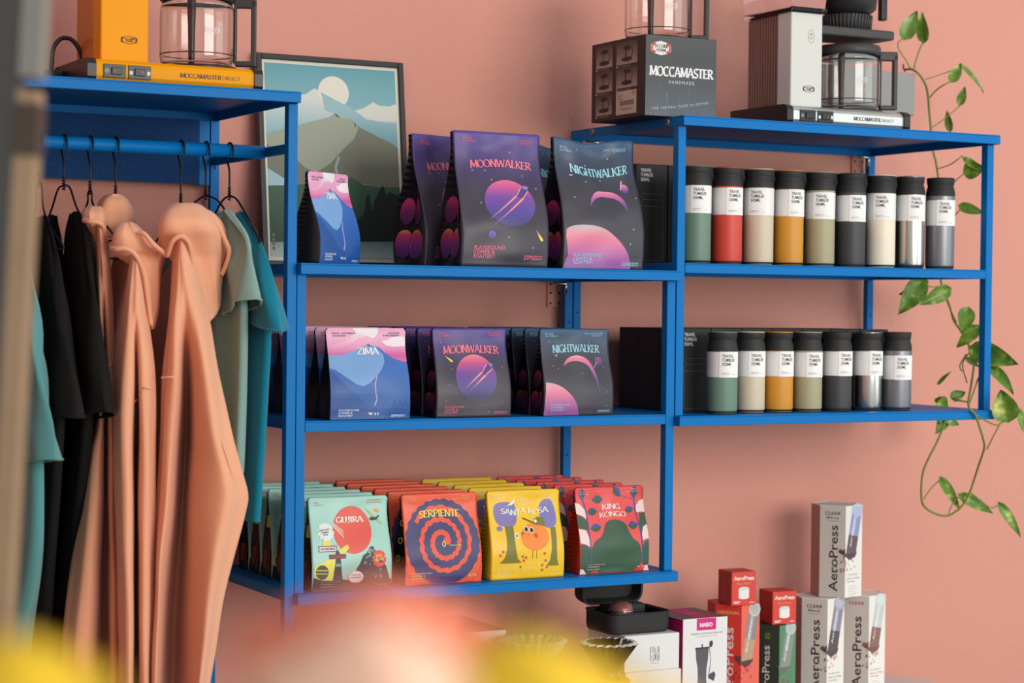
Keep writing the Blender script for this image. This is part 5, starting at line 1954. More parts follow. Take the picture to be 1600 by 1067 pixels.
hoodie('peach hoodie with drooping hood and bent sleeve, nearest the teal shirt', 283,
       [(366, 277, 280, 282, 284, 286, 288, 291), (400, 271, 277, 281, 285, 290, 295, 301), (450, 267, 275, 282, 288, 295, 303, 314), (510, 261, 270, 281, 290, 300, 312, 328), (590, 253, 267, 280, 292, 304, 321, 341),
        (680, 249, 262, 276, 290, 305, 332, 359), (740, 246, 258, 271, 288, 304, 344, 375), (772, 244, 256, 268, 286, 304, 348, 382), (800, 243, 254, 265, 284, 303, 345, 378),
        (870, 239, 248, 257, 279, 301, 333, 361), (940, 236, 245, 253, 274, 299, 323, 345), (1010, 234, 241, 250, 270, 298, 317, 334), (1090, 232, 239, 248, 268, 296, 308, 322)],
       [('hood', [(317, 278, 302, -.03), (320, 268, 314, -.045), (329, 256, 325, -.06), (344, 250, 334, -.078), (360, 248, 341, -.078), (378, 249, 346, -.058), (392, 253, 350, -.045), (404, 264, 351, -.038), (425, 284, 349, -.04), (450, 298, 347, -.045), (475, 306, 346, -.045), (492, 314, 338, -.04), (502, 320, 328, -.04)], .55),
        ('hood_edge', [(326, 312, 322, .0), (334, 312, 336, -.01), (352, 314, 350, -.015), (374, 318, 357, -.02), (394, 322, 359, -.02), (415, 326, 355, -.015), (432, 332, 348, -.01), (440, 336, 344, -.01)], .5)],
       ((290, 330), (276, 330)), 316,
       [[(252, 590, -.075), (268, 589, -.087), (281, 590, -.06)], [(304, 603, -.062), (326, 640, -.105), (346, 690, -.122), (362, 740, -.115), (372, 768, -.10)]],
       'black wire hanger in the middle of the rail holding the widest peach hoodie',
       hems=([(254, 394, -.052), (261, 399, -.066), (264, 390, -.078), (270, 376, -.092), (281, 369, -.096), (292, 375, -.094), (298, 392, -.084), (302, 430, -.062), (310, 470, -.056), (322, 500, -.052)],
             [(324, 332, -.02), (340, 352, -.03), (352, 376, -.034), (358, 392, -.036), (354, 412, -.03), (346, 430, -.024)]), shift=-.045)
hoodie('peach hoodie with folded collar, second of the three hoodies', 181,
       [(398, 204, 207, 209, 211, 213, 215, 219), (440, 198, 203, 208, 211, 215, 219, 225), (500, 189, 198, 207, 212, 216, 222, 231), (580, 180, 192, 207, 214, 218, 229, 239), (700, 178, 190, 207, 214, 218, 230, 240), (800, 180, 192, 207, 213, 217, 229, 239),
        (900, 184, 195, 208, 213, 217, 228, 238), (1000, 186, 197, 208, 214, 218, 228, 237), (1090, 186, 197, 208, 214, 218, 228, 236)],
       [('hood', [(303, 174, 185, .10), (306, 165, 193, .10), (314, 157, 201, .09), (328, 153, 207, .085), (345, 152, 211, .08), (372, 156, 214, .08)], .6),
        ('hood_edge', [(347, 192, 206, -.03), (351, 185, 213, -.045), (362, 178, 224, -.06), (376, 174, 240, -.062), (390, 172, 256, -.055), (400, 178, 259, -.04), (420, 208, 254, -.035), (450, 222, 251, -.03), (480, 229, 248, -.03), (502, 233, 243, -.03), (514, 236, 239, -.03)], .6)],
       ((190, 346), (172, 340)), 304,
       [[(217, 607, -.07), (229, 606, -.088), (239, 610, -.055)], [(180, 655, -.05), (196, 640, -.078), (214, 624, -.05)]],
       'black wire hanger holding the peach hoodie with the folded collar',
       hems=([(174, 388, -.075), (182, 389, -.090), (194, 388, -.096), (206, 393, -.096), (216, 406, -.090), (225, 430, -.075), (231, 470, -.06), (236, 508, -.05)],
             [(218, 364, -.065), (226, 366, -.072), (240, 382, -.078), (258, 396, -.064)]))
hoodie('peach hoodie half hidden behind the long black shirt', 141,
       [(350, 151, 153, 155, 156, 158, 160, 163), (450, 150, 154, 159, 161, 164, 168, 174), (580, 156, 159, 163, 165, 168, 173, 180), (660, 148, 155, 162, 165, 168, 173, 181), (710, 131, 147, 161, 166, 169, 174, 182), (800, 122, 140, 158, 166, 170, 175, 184),
        (900, 108, 130, 152, 164, 171, 177, 187), (1000, 97, 122, 148, 163, 172, 179, 189), (1090, 92, 118, 146, 162, 172, 180, 190)],
       [('hood', [(322, 140, 156, -.03), (325, 134, 161, -.045), (333, 129, 165, -.06), (346, 130, 167, -.065), (364, 136, 168, -.05), (390, 144, 169, -.04), (415, 150, 171, -.035), (440, 155, 172, -.03)], .6)],
       ((147, 323), (128, 327)), 297,
       [[(164, 570, -.06), (172, 572, -.085), (180, 566, -.05)]],
       'black wire hanger holding the half hidden peach hoodie',
       hems=([(131, 344, -.075), (140, 346, -.092), (152, 347, -.096), (161, 354, -.09), (166, 376, -.07)],), yo_=.075)

# ================================================================ COUNTER BELOW THE SHELVES
ZT = -.955
M_white = mat('white_laminate', (214, 208, 204), rough=.5, var=.02, scale=6)
M_board = mat('white_card', (222, 221, 219), rough=.6, var=.015, scale=10)
ct = thing('counter_table', 'white topped counter table along the wall below the shelves', 'table', (.0, .2, ZF))
pts = []
r = .09
for (cx, cy, a0) in ((.93 - r, -.10 + r, -90), (.93 - r, .45 - r, 0), (-.80 + r, .45 - r, 90), (-.80 + r, -.10 + r, 180)):
    pts += arcp(cx, cy, r, r, a0, a0 + 90, 10)
MB().prism(pts, .03, mx=Matrix.Translation((0, 0, ZT - .03))).build('table_top', M_white, ct)
for sx in (-.72, .84):
    for sy in (-.04, .40):
        MB().box(sx - .02, sx + .02, sy - .02, sy + .02, ZF, ZT - .03, bev=.002).build('leg', M_white, ct)


def hexbox(label, front, Yf, z0, h, s, rz, mats, art, group):
    """six-sided carton; front = pixel of its front vertical edge; rz turns the prism"""
    fp = at(front[0], front[1], Yf)
    ang0 = rz
    c = Vector((fp.x - s * cos(ang0), Yf - s * sin(ang0), z0))
    t = thing('press_carton', label, 'box', c, 0, group)
    V = [Vector((s * cos(ang0 + k * pi / 3), s * sin(ang0 + k * pi / 3), 0)) for k in range(6)]
    H_ = Vector((0, 0, h))
    ml, mr, mside, mtop = mats
    mb = MB()
    vs = V + [v + H_ for v in V]
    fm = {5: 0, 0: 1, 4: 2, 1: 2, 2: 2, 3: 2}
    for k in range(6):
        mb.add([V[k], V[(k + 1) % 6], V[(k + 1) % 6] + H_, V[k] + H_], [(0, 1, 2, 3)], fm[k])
    mb.add(vs, [(5, 4, 3, 2, 1, 0)], 2)
    mb.add(vs, [(6, 7, 8, 9, 10, 11)], 3)
    mb.build('carton_body', [ml, mr, mside, mtop], t, world=False, weld=True)
    # raised lid edge
    lp = MB()
    lp.tube([v * .998 + H_ for v in V], .0009, n=5, closed=True, smooth=False)
    lp.build('lid_edge', mtop, t, world=False)
    # left face: from vertex 5 to vertex 0; right face: from vertex 0 to vertex 1
    art(t, flat(V[5], V[0] - V[5], (0, 0, 1)), flat(V[0], V[1] - V[0], (0, 0, 1)), s, h)
    return t


def press_art(title, tcol, sub, tint, bg, word_c, spl, line_c, leftbg=None, go=False):
    def art(t, SL, SR, s, h):
        A = Print()
        # left face lettering, set upright along the edge
        tw = h * (.725 if not go else .68)
        vs, fs = text_mesh('AeroPress', .012, 0, 1)
        ax, bx = min(v[0] for v in vs), max(v[0] for v in vs)
        ay, by = min(v[1] for v in vs), max(v[1] for v in vs)
        k = .0205 if not go else .017
        x1 = s * (.70 if not go else .60)
        A.items.append(([(x1 - (v[1]) / .73 * k, h * .065 + (v[0] - ax) / (bx - ax) * tw) for v in vs], fs, A.mi(ink(word_c, .6)), 2, False))
        if not go:
            wdt = s * (.62 if len(title) < 7 else .86)
            A.text(title, s * .5 - wdt / 2, h - .0205, s * .5 + wdt / 2, h - .0130, ink(tcol, .6), 2, bold=.015)
            if sub:
                A.text(sub, s * .5 - s * .24, h - .0292, s * .5 + s * .24, h - .0240, ink(tcol, .6), 2, bold=.01)
                A.stroke([(s * .3, h - .0340), (s * .74, h - .0340)], .0012, ink((150, 146, 140), .6), 2)
        else:
            wdt = s * .36
            A.text('GO', s * .40, h - .032, s * .62, h - .018, ink((126, 150, 50), .6), 2, bold=.01)
        A.build('lettering', SL, t, s, h)
        # right face picture: the slanted press with splash and beans
        B = Print()
        th = rad(12)
        cx, cy = s * .50, h * .70

        def rt(x, y):
            return (cx + x * cos(th) + y * sin(th), cy - x * sin(th) + y * cos(th))
        hw, hl = s * .29, h * .255
        B.poly([rt(-hw, -hl), rt(hw, -hl), rt(hw, hl), rt(-hw, hl)], ink(tint[0], .5), 1, False)
        B.poly([rt(-hw * .5, -hl * .9), rt(hw * .1, -hl * .9), rt(hw * .1, hl), rt(-hw * .5, hl)], ink(tint[1], .5), 2, False)
        B.poly([rt(-hw, -hl), rt(hw, -hl), rt(hw, -hl * .1), rt(-hw, -hl * .1)], ink(tint[2], .5), 3, False)
        B.ell(*rt(0, hl * 1.0), hw * 1.12, hw * .92, ink(tint[3], .5), 4, rot=-th, n=22, cut=False)
        B.ell(*rt(0, hl * 1.0), hw * .86, hw * .66, ink(tint[1], .5), 5, rot=-th, n=22, cut=False)
        tx, ty = rt(-hw * .15, -hl * .45)
        vs2, fs2 = text_mesh('AeroPress', .012, 0, 1)
        ll = hl * 1.25
        out = []
        for v in vs2:
            a = (v[0] - ax) / (bx - ax) * ll - hl * .62
            b = -v[1] / .73 * .0062 + .001
            out.append(rt(b - hw * .25, a))
        B.items.append((out, fs2, B.mi(ink((240, 240, 238), .6)), 6, False))
        spm = ink(spl, .6)
        bt = rt(0, -hl)
        rn = random.Random(len(title) + h * 1000)
        B.poly([rt(-hw, -hl * .95), (bt[0] - s * .40, bt[1] + .012), (bt[0] - s * .36, bt[1] + .002), (bt[0] - s * .22, bt[1] - .003), (bt[0] - .004, bt[1] - .009), (bt[0] + s * .18, bt[1] - .004), (bt[0] + s * .36, bt[1] + .004), (bt[0] + s * .34, bt[1] + .014), rt(hw, -hl * .8)], spm, 4, False)
        for k in range(16):
            x, y = bt[0] + rn.uniform(-.4, .36) * s, bt[1] - rn.uniform(.006, .034)
            B.ell(x, y, rn.uniform(.0008, .0019), rn.uniform(.0012, .0034), ink(rn.choice([(170, 60, 60), (120, 60, 56), (190, 90, 84)]), .6), 3, rot=rn.uniform(-.5, .5), n=8, cut=False)
        for k, wd in enumerate((.66, .78, .5)):
            yy = h * .235 - k * .0078
            if not go:
                B.text(('Our Daily Press', 'with 3 in 1 Brew', 'Technology')[k], s * .10, yy, s * (.10 + wd), yy + .0045, ink(line_c, .6), 2)
        if not go:
            for k in range(5):
                B.stroke([(s * .22, h * .125 - k * .006), (s * (.62 + .1 * (k % 2)), h * .125 - k * .006)], .0010, ink((178, 172, 160), .6), 2)
        B.build('press_picture', SR, t, s, h)
        # beans on the left face
        C_ = Print()
        if not go:
            for k in range(9):
                x, y = s * rn.uniform(.62, .97), h * rn.uniform(.26, .46)
                C_.ell(x, y, .0018, .0026, ink(rn.choice([(120, 50, 50), (96, 60, 56), (160, 60, 60)]), .6), 2, rot=rn.uniform(-1, 1), n=8, cut=False)
            C_.poly([(s * .72, h * .50), (s * .80, h * .535), (s * .9, h * .52), (s, h * .54), (s, h * .47), (s * .84, h * .475)], spm, 2, False)
            C_.build('splash_print', SL, t, s, h)
    return art


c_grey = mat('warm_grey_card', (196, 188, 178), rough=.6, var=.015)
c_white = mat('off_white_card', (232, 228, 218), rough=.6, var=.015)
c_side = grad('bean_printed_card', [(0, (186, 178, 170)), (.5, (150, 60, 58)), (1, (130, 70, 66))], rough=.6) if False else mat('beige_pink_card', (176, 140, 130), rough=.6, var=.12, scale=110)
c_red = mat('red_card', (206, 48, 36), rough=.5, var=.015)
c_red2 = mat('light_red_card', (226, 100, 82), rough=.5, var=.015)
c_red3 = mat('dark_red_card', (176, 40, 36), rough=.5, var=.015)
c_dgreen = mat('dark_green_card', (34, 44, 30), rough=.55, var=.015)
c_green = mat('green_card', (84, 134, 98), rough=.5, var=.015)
HB, SB = .225, .0585
RZH = rad(-107)
zt0 = ZT + .0005
grp = 'six-sided press cartons on the counter'
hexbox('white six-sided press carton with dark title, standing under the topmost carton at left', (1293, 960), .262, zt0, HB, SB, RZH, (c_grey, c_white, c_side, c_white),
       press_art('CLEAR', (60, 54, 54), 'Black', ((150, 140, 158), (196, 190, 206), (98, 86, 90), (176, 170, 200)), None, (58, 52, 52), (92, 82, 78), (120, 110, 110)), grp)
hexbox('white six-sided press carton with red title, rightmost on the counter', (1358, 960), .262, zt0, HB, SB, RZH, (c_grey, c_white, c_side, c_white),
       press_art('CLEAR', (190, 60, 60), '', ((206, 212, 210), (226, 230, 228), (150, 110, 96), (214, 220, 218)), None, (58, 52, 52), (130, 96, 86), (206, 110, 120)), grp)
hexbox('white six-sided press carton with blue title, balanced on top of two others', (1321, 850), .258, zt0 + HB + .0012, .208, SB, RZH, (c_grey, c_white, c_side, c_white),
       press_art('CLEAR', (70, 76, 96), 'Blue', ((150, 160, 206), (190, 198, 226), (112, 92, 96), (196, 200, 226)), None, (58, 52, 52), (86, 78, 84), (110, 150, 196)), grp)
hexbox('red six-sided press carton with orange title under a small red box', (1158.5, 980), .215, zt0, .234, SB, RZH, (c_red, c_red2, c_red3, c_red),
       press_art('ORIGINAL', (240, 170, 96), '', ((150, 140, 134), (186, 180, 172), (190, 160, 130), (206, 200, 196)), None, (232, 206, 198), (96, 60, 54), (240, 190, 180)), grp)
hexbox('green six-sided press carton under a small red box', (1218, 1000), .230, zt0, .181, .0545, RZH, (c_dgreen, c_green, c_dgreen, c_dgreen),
       press_art('GO', (126, 150, 50), '', ((140, 150, 140), (186, 196, 188), (150, 150, 140), (196, 204, 198)), None, (196, 196, 190), (110, 116, 108), (200, 210, 200), go=True), grp)


def small_red(label, fl, fr, bot, top, Yf, z0):
    a, b = at(fl, bot, Yf), at(fr, bot, Yf)
    wd = .0610
    dq = .058
    rzz = rad(-4)
    t = thing('filter_box', label, 'box', (a.x, Yf, z0), rzz, 'small red filter boxes')
    h = .073
    MB().box(0, wd, 0, dq, 0, h, bev=.0007, seg=1).build('carton_body', [c_red2 if False else mat('coral_red_card', (212, 62, 50), rough=.5, var=.015)], t, world=False)
    MB().box(-.0004, .0006, .001, dq - .001, .001, h - .001).build('side_panel', c_red3, t, world=False)
    P = Print()
    W_ = ink((244, 238, 232), .6)
    P.text('AeroPress', .005, h - .0185, wd - .005, h - .0095, W_, 2, bold=.03)
    P.text('Micro-Filters', .013, h - .0285, wd - .014, h - .0232, ink((240, 170, 96), .6), 2)
    P.rect(.0175, .0170, .0435, .036, W_, 2, False)
    P.ell(.0305, .0170, .013, .0038, W_, 2, cut=False)
    P.ell(.0305, .036, .013, .0040, ink((226, 222, 216), .6), 3, cut=False)
    P.stroke([(.005, .0078), (.022, .0078)], .0016, W_, 2)
    P.stroke([(.005, .0048), (.018, .0048)], .0016, W_, 2)
    P.stroke([(wd - .016, .0056), (wd - .005, .0056)], .0016, W_, 2)
    P.build('front_print', lambda x, y, e: Vector((x, -e, y)), t, wd, h)
    P = Print()
    for k in range(4):
        P.ell(.029, h * (.2 + .2 * k), .0035, .0035, ink((196, 92, 84), .6), 1, cut=False)
        P.stroke([(.012, h * (.2 + .2 * k) - .007), (.046, h * (.2 + .2 * k) - .007)], .0009, ink((196, 92, 84), .6), 1)
    P.build('side_print', lambda x, y, e: Vector((-.0004 - e, dq - x, y)), t, dq, h)
    return t


small_red('small red paper filter box on top of the red carton', 1143, 1179, 945, 893, .214, zt0 + .2352)
small_red('small red paper filter box on top of the green carton', 1207, 1247, 976, 925, .238, zt0 + .1822)

# ---- hand mill carton
a, b = at(1067.6, 968, .06), at(1137, 961, .06)
wd = b.x - a.x
hm = a.z - ZT
t = thing('mill_carton', 'white carton with magenta tab and a printed hand coffee mill', 'box', ((a.x + b.x) / 2, .06, ZT))
M_mag = mat('magenta_card', (176, 16, 96), rough=.5, var=.015)
MB().box(-wd / 2, wd / 2, 0, .13, 0, hm, bev=.0008, seg=1).build('carton_body', M_board, t, world=False)
MB().box(-wd / 2 - .0005, -wd / 2 + .0005, .001, .129, .001, hm - .001).build('side_panel', M_mag, t, world=False)
MB().box(-wd / 2 + .001, wd / 2 - .001, .0008, .129, hm - .0002, hm + .0007).build('top_panel', mat('dark_taupe_card', (96, 78, 74), rough=.5, var=.02), t, world=False)
P = Print()
P.rect(-.0215, hm - .0250, .026, hm - .0006, ink((216, 38, 124), .5), 1)
P.text('HARIO', -.014, hm - .0185, .0175, hm - .0095, ink((250, 240, 244), .5), 3, bold=.04)
P.text('CERAMIC COFFEE MILL MINI SLIM', -.036, hm - .0335, .042, hm - .0300, ink((120, 116, 114), .5), 2)
P.stroke([(-.022, hm - .0375), (.03, hm - .0375)], .0012, ink((190, 186, 184), .5), 2)
gm = grad('mill_grey', [(.2, (60, 58, 62)), (.45, (98, 94, 100)), (.85, (84, 80, 86))], rough=.5)
yb = hm - .162
P.poly([(-.0235, hm - .062), (.0085, hm - .062), (.0070, hm - .085), (.0035, hm - .105), (.0030, hm - .125), (.0055, hm - .150), (-.0200, hm - .150), (-.0175, hm - .125), (-.0180, hm - .105), (-.0220, hm - .085)], gm, 2, False)
P.rect(-.0245, hm - .0635, .0095, hm - .0600, ink((62, 60, 62), .5), 3, False)
P.rect(-.0090, hm - .0600, -.0062, hm - .0535, ink((50, 48, 50), .5), 2, False)
P.ell(.0145, hm - .0545, .0040, .0070, ink((62, 60, 62), .5), 3, rot=-.2, cut=False)
P.stroke([(.0105, hm - .049), (.0108, hm - .066), (.014, hm - .085), (.012, hm - .102), (.0095, hm - .118)], .0014, ink((90, 88, 90), .5), 2)
P.poly([(.0080, hm - .118), (.0220, hm - .112), (.0260, hm - .118), (.0220, hm - .132), (.0080, hm - .125)], ink((80, 78, 82), .5), 3, False)
P.build('front_print', lambda x, y, e: Vector((x, -e, y)), t, wd, hm, uvo=(0, 0))
P = Print()
P.rect(-.0215, .001, .026, .128, ink((200, 24, 110), .5), 1)
P.text('HARIO', -.010, .050, .014, .062, ink((230, 130, 176), .5), 2, bold=.02)
P.build('top_print', lambda x, y, e: Vector((x, y, hm + .0008 + e)), t, wd, hm)

# ---- white carton with outlined letters, on another white carton
a, b = at(976, 995, .06), at(1061.6, 988, .06)
bl = at(977, 1051, .06)
wd, hh = b.x - a.x, a.z - bl.z
zb0 = bl.z
t = thing('lower_carton', 'plain white carton under the one with outlined letters', 'box', ((a.x + b.x) / 2, .055, ZT))
MB().box(-wd / 2 - .0, wd / 2 + .002, 0, .145, 0, zb0 - ZT - .0004, bev=.0008, seg=1).build('carton_body', M_board, t, world=False)
MB().box(-wd / 2 + .004, wd / 2 - .004, .001, .05, zb0 - ZT - .001, zb0 - ZT - .0002).build('lid_flap', M_board, t, world=False)
t = thing('scale_carton', 'white carton with outlined black monogram beside the mill carton', 'box', ((a.x + b.x) / 2, .06, zb0))
MB().box(-wd / 2, wd / 2, 0, .145, 0, hh, bev=.0008, seg=1).build('carton_body', M_board, t, world=False)
MB().box(-wd / 2 + .0015, wd / 2 - .0015, .001, .144, hh - .0005, hh + .0006).build('lid_flap', M_board, t, world=False)
P = Print()
kb = ink((52, 50, 50), .6)
mx_, my_ = .006, hh * .46
B_ = [(-.010, -.014), (-.010, .014), (-.003, .014), (.001, .010), (.001, .004), (-.0015, .0005), (.0018, -.003), (.0018, -.010), (-.002, -.014)]
P.stroke([(mx_ + x, my_ + y) for x, y in B_], .0012, kb, 1, closed=True)
P.stroke([(mx_ - .0065, my_ + .0035), (mx_ - .0065, my_ + .0105), (mx_ - .003, my_ + .0105), (mx_ - .0025, my_ + .0035)], .001, kb, 1, closed=True)
P.stroke([(mx_ - .0065, my_ - .0105), (mx_ - .0065, my_ - .003), (mx_ - .002, my_ - .003), (mx_ - .0018, my_ - .0105)], .001, kb, 1, closed=True)
P.stroke([(mx_ + .0035, my_ - .014), (mx_ + .0035, my_ + .003), (mx_ + .0075, my_ + .003), (mx_ + .0075, my_ + .014), (mx_ + .011, my_ + .014), (mx_ + .011, my_ - .014), (mx_ + .0075, my_ - .014), (mx_ + .0075, my_ - .001)], .0012, kb, 1)
P.stroke([(mx_ - .010, my_ - .019), (mx_ + .011, my_ - .019)], .001, ink((150, 148, 146), .6), 1)
P.build('logo', lambda x, y, e: Vector((x, -e, y)), t, wd, hh)

# ---- open black hard case on the monogram carton
cc = at(1004, 990, .075)
ch = thing('hard_case', 'open black hard case with raised lid on the white carton', 'case', (cc.x, .135, zb0 + hh + .0008))
cz = zb0 + hh + .0008
M_case = mat('black_fabric_case', (40, 39, 38), rough=.7, var=.03, scale=30, bump=.15, bscale=700)


def rrect(w, d, r, n=6):
    p = []
    for (cx, cy, a0) in ((w / 2 - r, -d / 2 + r, -90), (w / 2 - r, d / 2 - r, 0), (-w / 2 + r, d / 2 - r, 90), (-w / 2 + r, -d / 2 + r, 180)):
        p += arcp(cx, cy, r, r, a0, a0 + 90, n)
    return p


def tray(w, d, h, r, th):
    """hollow rounded tray, local coords, open at the top"""
    O, I = rrect(w, d, r), rrect(w - 2 * th, d - 2 * th, max(.004, r - th))
    n = len(O)
    mb = MB()
    rings = [[(x * .94, y * .94, 0) for x, y in O], [(x * .985, y * .985, .004) for x, y in O], [(x, y, .012) for x, y in O], [(x, y, h) for x, y in O], [(x, y, h) for x, y in I], [(x * .97, y * .97, .008) for x, y in I]]
    vs = [p for r_ in rings for p in r_]
    fs = []
    for j in range(len(rings) - 1):
        for i in range(n):
            fs.append((j * n + i, j * n + (i + 1) % n, (j + 1) * n + (i + 1) % n, (j + 1) * n + i))
    fs.append(tuple(range(n))[::-1])
    fs.append(tuple((len(rings) - 1) * n + i for i in range(n)))
    mb.add(vs, fs, 0, False)
    return mb


tr = tray(.146, .118, .041, .022, .005)
tr.build('case_base', M_case, ch, world=False)
lid = tray(.146, .080, .040, .022, .005)
mxl = Matrix.Translation((0, .0605, .043)) @ Matrix.Rotation(rad(96), 4, 'X') @ Matrix.Translation((0, .041, -.04))
lid.v = [tuple(mxl @ Vector(p)) for p in lid.v]
lid.build('case_lid', M_case, ch, world=False)
zp = MB().tube([(x, y, .0415) for x, y in rrect(.147, .119, .022)], .0016, n=6, closed=True)
zp.build('zip', M_black, ch, world=False)
MB().box(-.045, .06, .020, .050, .022, .050, bev=.010, seg=3).build('inner_pad', M_case, ch, world=False)
rt = thing('grinder_head', 'rosy brown round tool with a steel rim inside the open case', 'tool', (cc.x - .022, .125, cz + .0085))
MB().lathe([(.0, .0), (.022, .001), (.025, .006), (.025, .034), (.022, .046), (.012, .052), (0, .053)], n=32).build('tool_body', mat('rose_brown_metal', (150, 96, 84), rough=.35, metal=.3, var=.03), rt, world=False)
rg = MB().tube([(.0262 * cos(k * pi / 16), .0262 * sin(k * pi / 16), .034) for k in range(32)], .0016, n=6, closed=True)
rg.build('steel_rim', M_chrome, rt, world=False)

# ---- pleated drippers
def dripper(label, c, R, h, m, mrim, z, n=20, group='pleated coffee drippers'):
    t = thing('coffee_dripper', label, 'dripper', (c.x, c.y, z), 0, group)

    def prof(a, v, off):
        rr = (R * .34 + (R - R * .34) * v) - off
        k = (.030 + .075 * v) * (1 if v > .05 else .3)
        tri = abs(((a * n / (2 * pi)) % 1) * 2 - 1) * 2 - 1
        return rr * (1 + k * tri)
    mb = MB()
    NN = n * 6

    def ou(u, v):
        a = 2 * pi * u
        r_ = prof(a, v, 0)
        return Vector((r_ * cos(a), r_ * sin(a), .012 + v * h))

    def inn(u, v):
        a = 2 * pi * u
        r_ = prof(a, v, .0030)
        return Vector((r_ * cos(a), r_ * sin(a), .014 + v * (h - .002)))
    mb.grid(ou, NN, 10, 0, False, True)
    mb.grid(inn, NN, 10, 0, False, True)
    mb.build('pleated_cone', m, t, world=False)
    rb = MB()
    vs = [ou(i / NN, 1) for i in range(NN)] + [inn(i / NN, 1) + Vector((0, 0, .002)) for i in range(NN)]
    vs = [v + Vector((0, 0, .0006)) for v in vs]
    rb.add(vs, [(i, (i + 1) % NN, NN + (i + 1) % NN, NN + i) for i in range(NN)], 0, False)
    rb.tube([ou(i / NN, 1) for i in range(NN)], .0011, n=5, closed=True, smooth=False)
    rb.build('rim', mrim, t, world=False)
    MB().lathe([(R * .30, 0), (R * .42, .002), (R * .42, .012), (R * .36, .016), (R * .30, .016)], n=32).build('collar', m, t, world=False)
    return t


M_frost = mat('frosted_resin', (176, 180, 166), rough=.4, trans=.25, var=.02, ior=1.2)
M_bglaze = mat('black_glaze', (18, 18, 18), rough=.12, var=.02, coat=.4)
M_rimw = mat('pale_glaze_edge', (206, 200, 190), rough=.3, var=.02)
M_wood = mat('amber_wood', (190, 128, 60), rough=.5, var=.08, scale=14)
cW = at(829, 1010, .03)
cK = at(951, 1010, .02)


def ring_holder(label, c, R, z0, z1):
    t = thing('dripper_stand', label, 'stand', (c.x, c.y, z0), 0, 'dripper stands')
    hh_ = z1 - z0
    MB().lathe([(R * .38, hh_ - .008), (R * .9, hh_ - .008), (R * .95, hh_ - .004), (R * .9, hh_), (R * .38, hh_), (R * .38, hh_ - .008)], n=40, cap=False).build('wooden_ring', M_wood, t, world=False)
    MB().lathe([(R * .95, 0), (R, .004), (R * .95, .008), (R * .4, .008)], n=40).build('wooden_base', M_wood, t, world=False)
    for k in range(3):
        a = k * 2 * pi / 3 + .5
        MB().lathe([(.004, .006), (.004, hh_ - .006)], n=12, c=(R * .75 * cos(a), R * .75 * sin(a), 0)).build('stand_rod', M_black, t, world=False)


zW = cW.z - .066
zK = cK.z - .064
ring_holder('amber wooden stand under the frosted pleated dripper', cW, .052, ZT, zW)
ring_holder('amber wooden stand under the black pleated dripper', cK, .046, ZT, zK)
dripper('frosted pale grey pleated dripper behind the yellow bloom', cW, .0655, .066, M_frost, M_frost, zW)
dripper('black glazed pleated dripper with pale scalloped rim', cK, .0535, .060, M_bglaze, M_rimw, zK)
# flat white carton at the left
a, b = at(600, 990, .10), at(791, 984, .10)
t = thing('flat_carton', 'flat white carton with grey top left of the frosted dripper', 'box', ((a.x + b.x) / 2, .10, ZT))
hh2 = b.z - ZT
MB().box(-.11, (b.x - a.x) / 2, 0, .20, 0, hh2, bev=.0008, seg=1).build('carton_body', M_board, t, world=False)
MB().box(-.109, (b.x - a.x) / 2 - .001, .001, .199, hh2 - .0004, hh2 + .0007).build('top_panel', mat('grey_card', (120, 110, 104), rough=.6, var=.02), t, world=False)
P = Print()
P.stroke([(-.10, hh2 - .009), ((b.x - a.x) / 2 - .002, hh2 - .009)], .0006, ink((170, 166, 164), .6), 1)
P.build('lid_line', lambda x, y, e: Vector((x, -e, y)), t, .1, .1)

# ================================================================ PLANT
M_pot = mat('grey_planter', (150, 148, 142), rough=.7, var=.03, scale=20, bump=.15, bscale=300)
pa, pb = at(1290, 115, .30), at(1430, 115, .30)
px0, px1 = pa.x + .02, pb.x
tp = thing('planter', 'square grey planter behind the silver coffee machine', 'planter', ((px0 + px1) / 2, .37, ZR1))
zt_, zs_ = pb.z, at(1424, 180, .30).z
mb = MB()
mb.box(px0 + .006, px1 - .006, .30 + .006, .43, ZR1, zs_, bev=.003)
mb.build('planter_base', M_pot, tp)
tr = []
mb = MB()
mb.box(px0, px1, .30, .304, zs_, zt_, bev=.001, seg=1)
mb.box(px0, px1, .432, .436, zs_, zt_, bev=.001, seg=1)
mb.box(px0, px0 + .004, .304, .432, zs_, zt_)
mb.box(px1 - .004, px1, .304, .432, zs_, zt_)
mb.build('planter_wall', M_pot, tp)
MB().box(px0 + .004, px1 - .004, .304, .432, zs_ - .001, zt_ - .014).build('soil', mat('dark_soil', (52, 38, 28), rough=.95, var=.2, scale=120, bump=.8, bscale=200), tp)

pl_ = thing('trailing_plant', 'trailing pothos vine hanging from the grey planter down the right side', 'plant', (px1 - .03, .36, zt_ - .014))
M_stem = mat('green_stem', (118, 132, 52), rough=.5, var=.08, scale=20)
M_stemb = mat('brown_stem', (112, 92, 56), rough=.6, var=.1, scale=40)
M_leaf = bpy.data.materials.new('pothos_leaf')
M_leaf.use_nodes = True
nt = M_leaf.node_tree
b_ = nt.nodes['Principled BSDF']
tcn = nt.nodes.new('ShaderNodeTexCoord')
nz = nt.nodes.new('ShaderNodeTexNoise')
nz.inputs['Scale'].default_value = 46
nz.inputs['Detail'].default_value = 3
crn = nt.nodes.new('ShaderNodeValToRGB')
crn.color_ramp.elements[0].position = .40
crn.color_ramp.elements[0].color = hexc((84, 122, 36))
crn.color_ramp.elements[1].position = .74
crn.color_ramp.elements[1].color = hexc((196, 204, 96))
e_ = crn.color_ramp.elements.new(.58)
e_.color = hexc((112, 146, 46))
nt.links.new(tcn.outputs['Object'], nz.inputs['Vector'])
nt.links.new(nz.outputs['Fac'], crn.inputs[0])
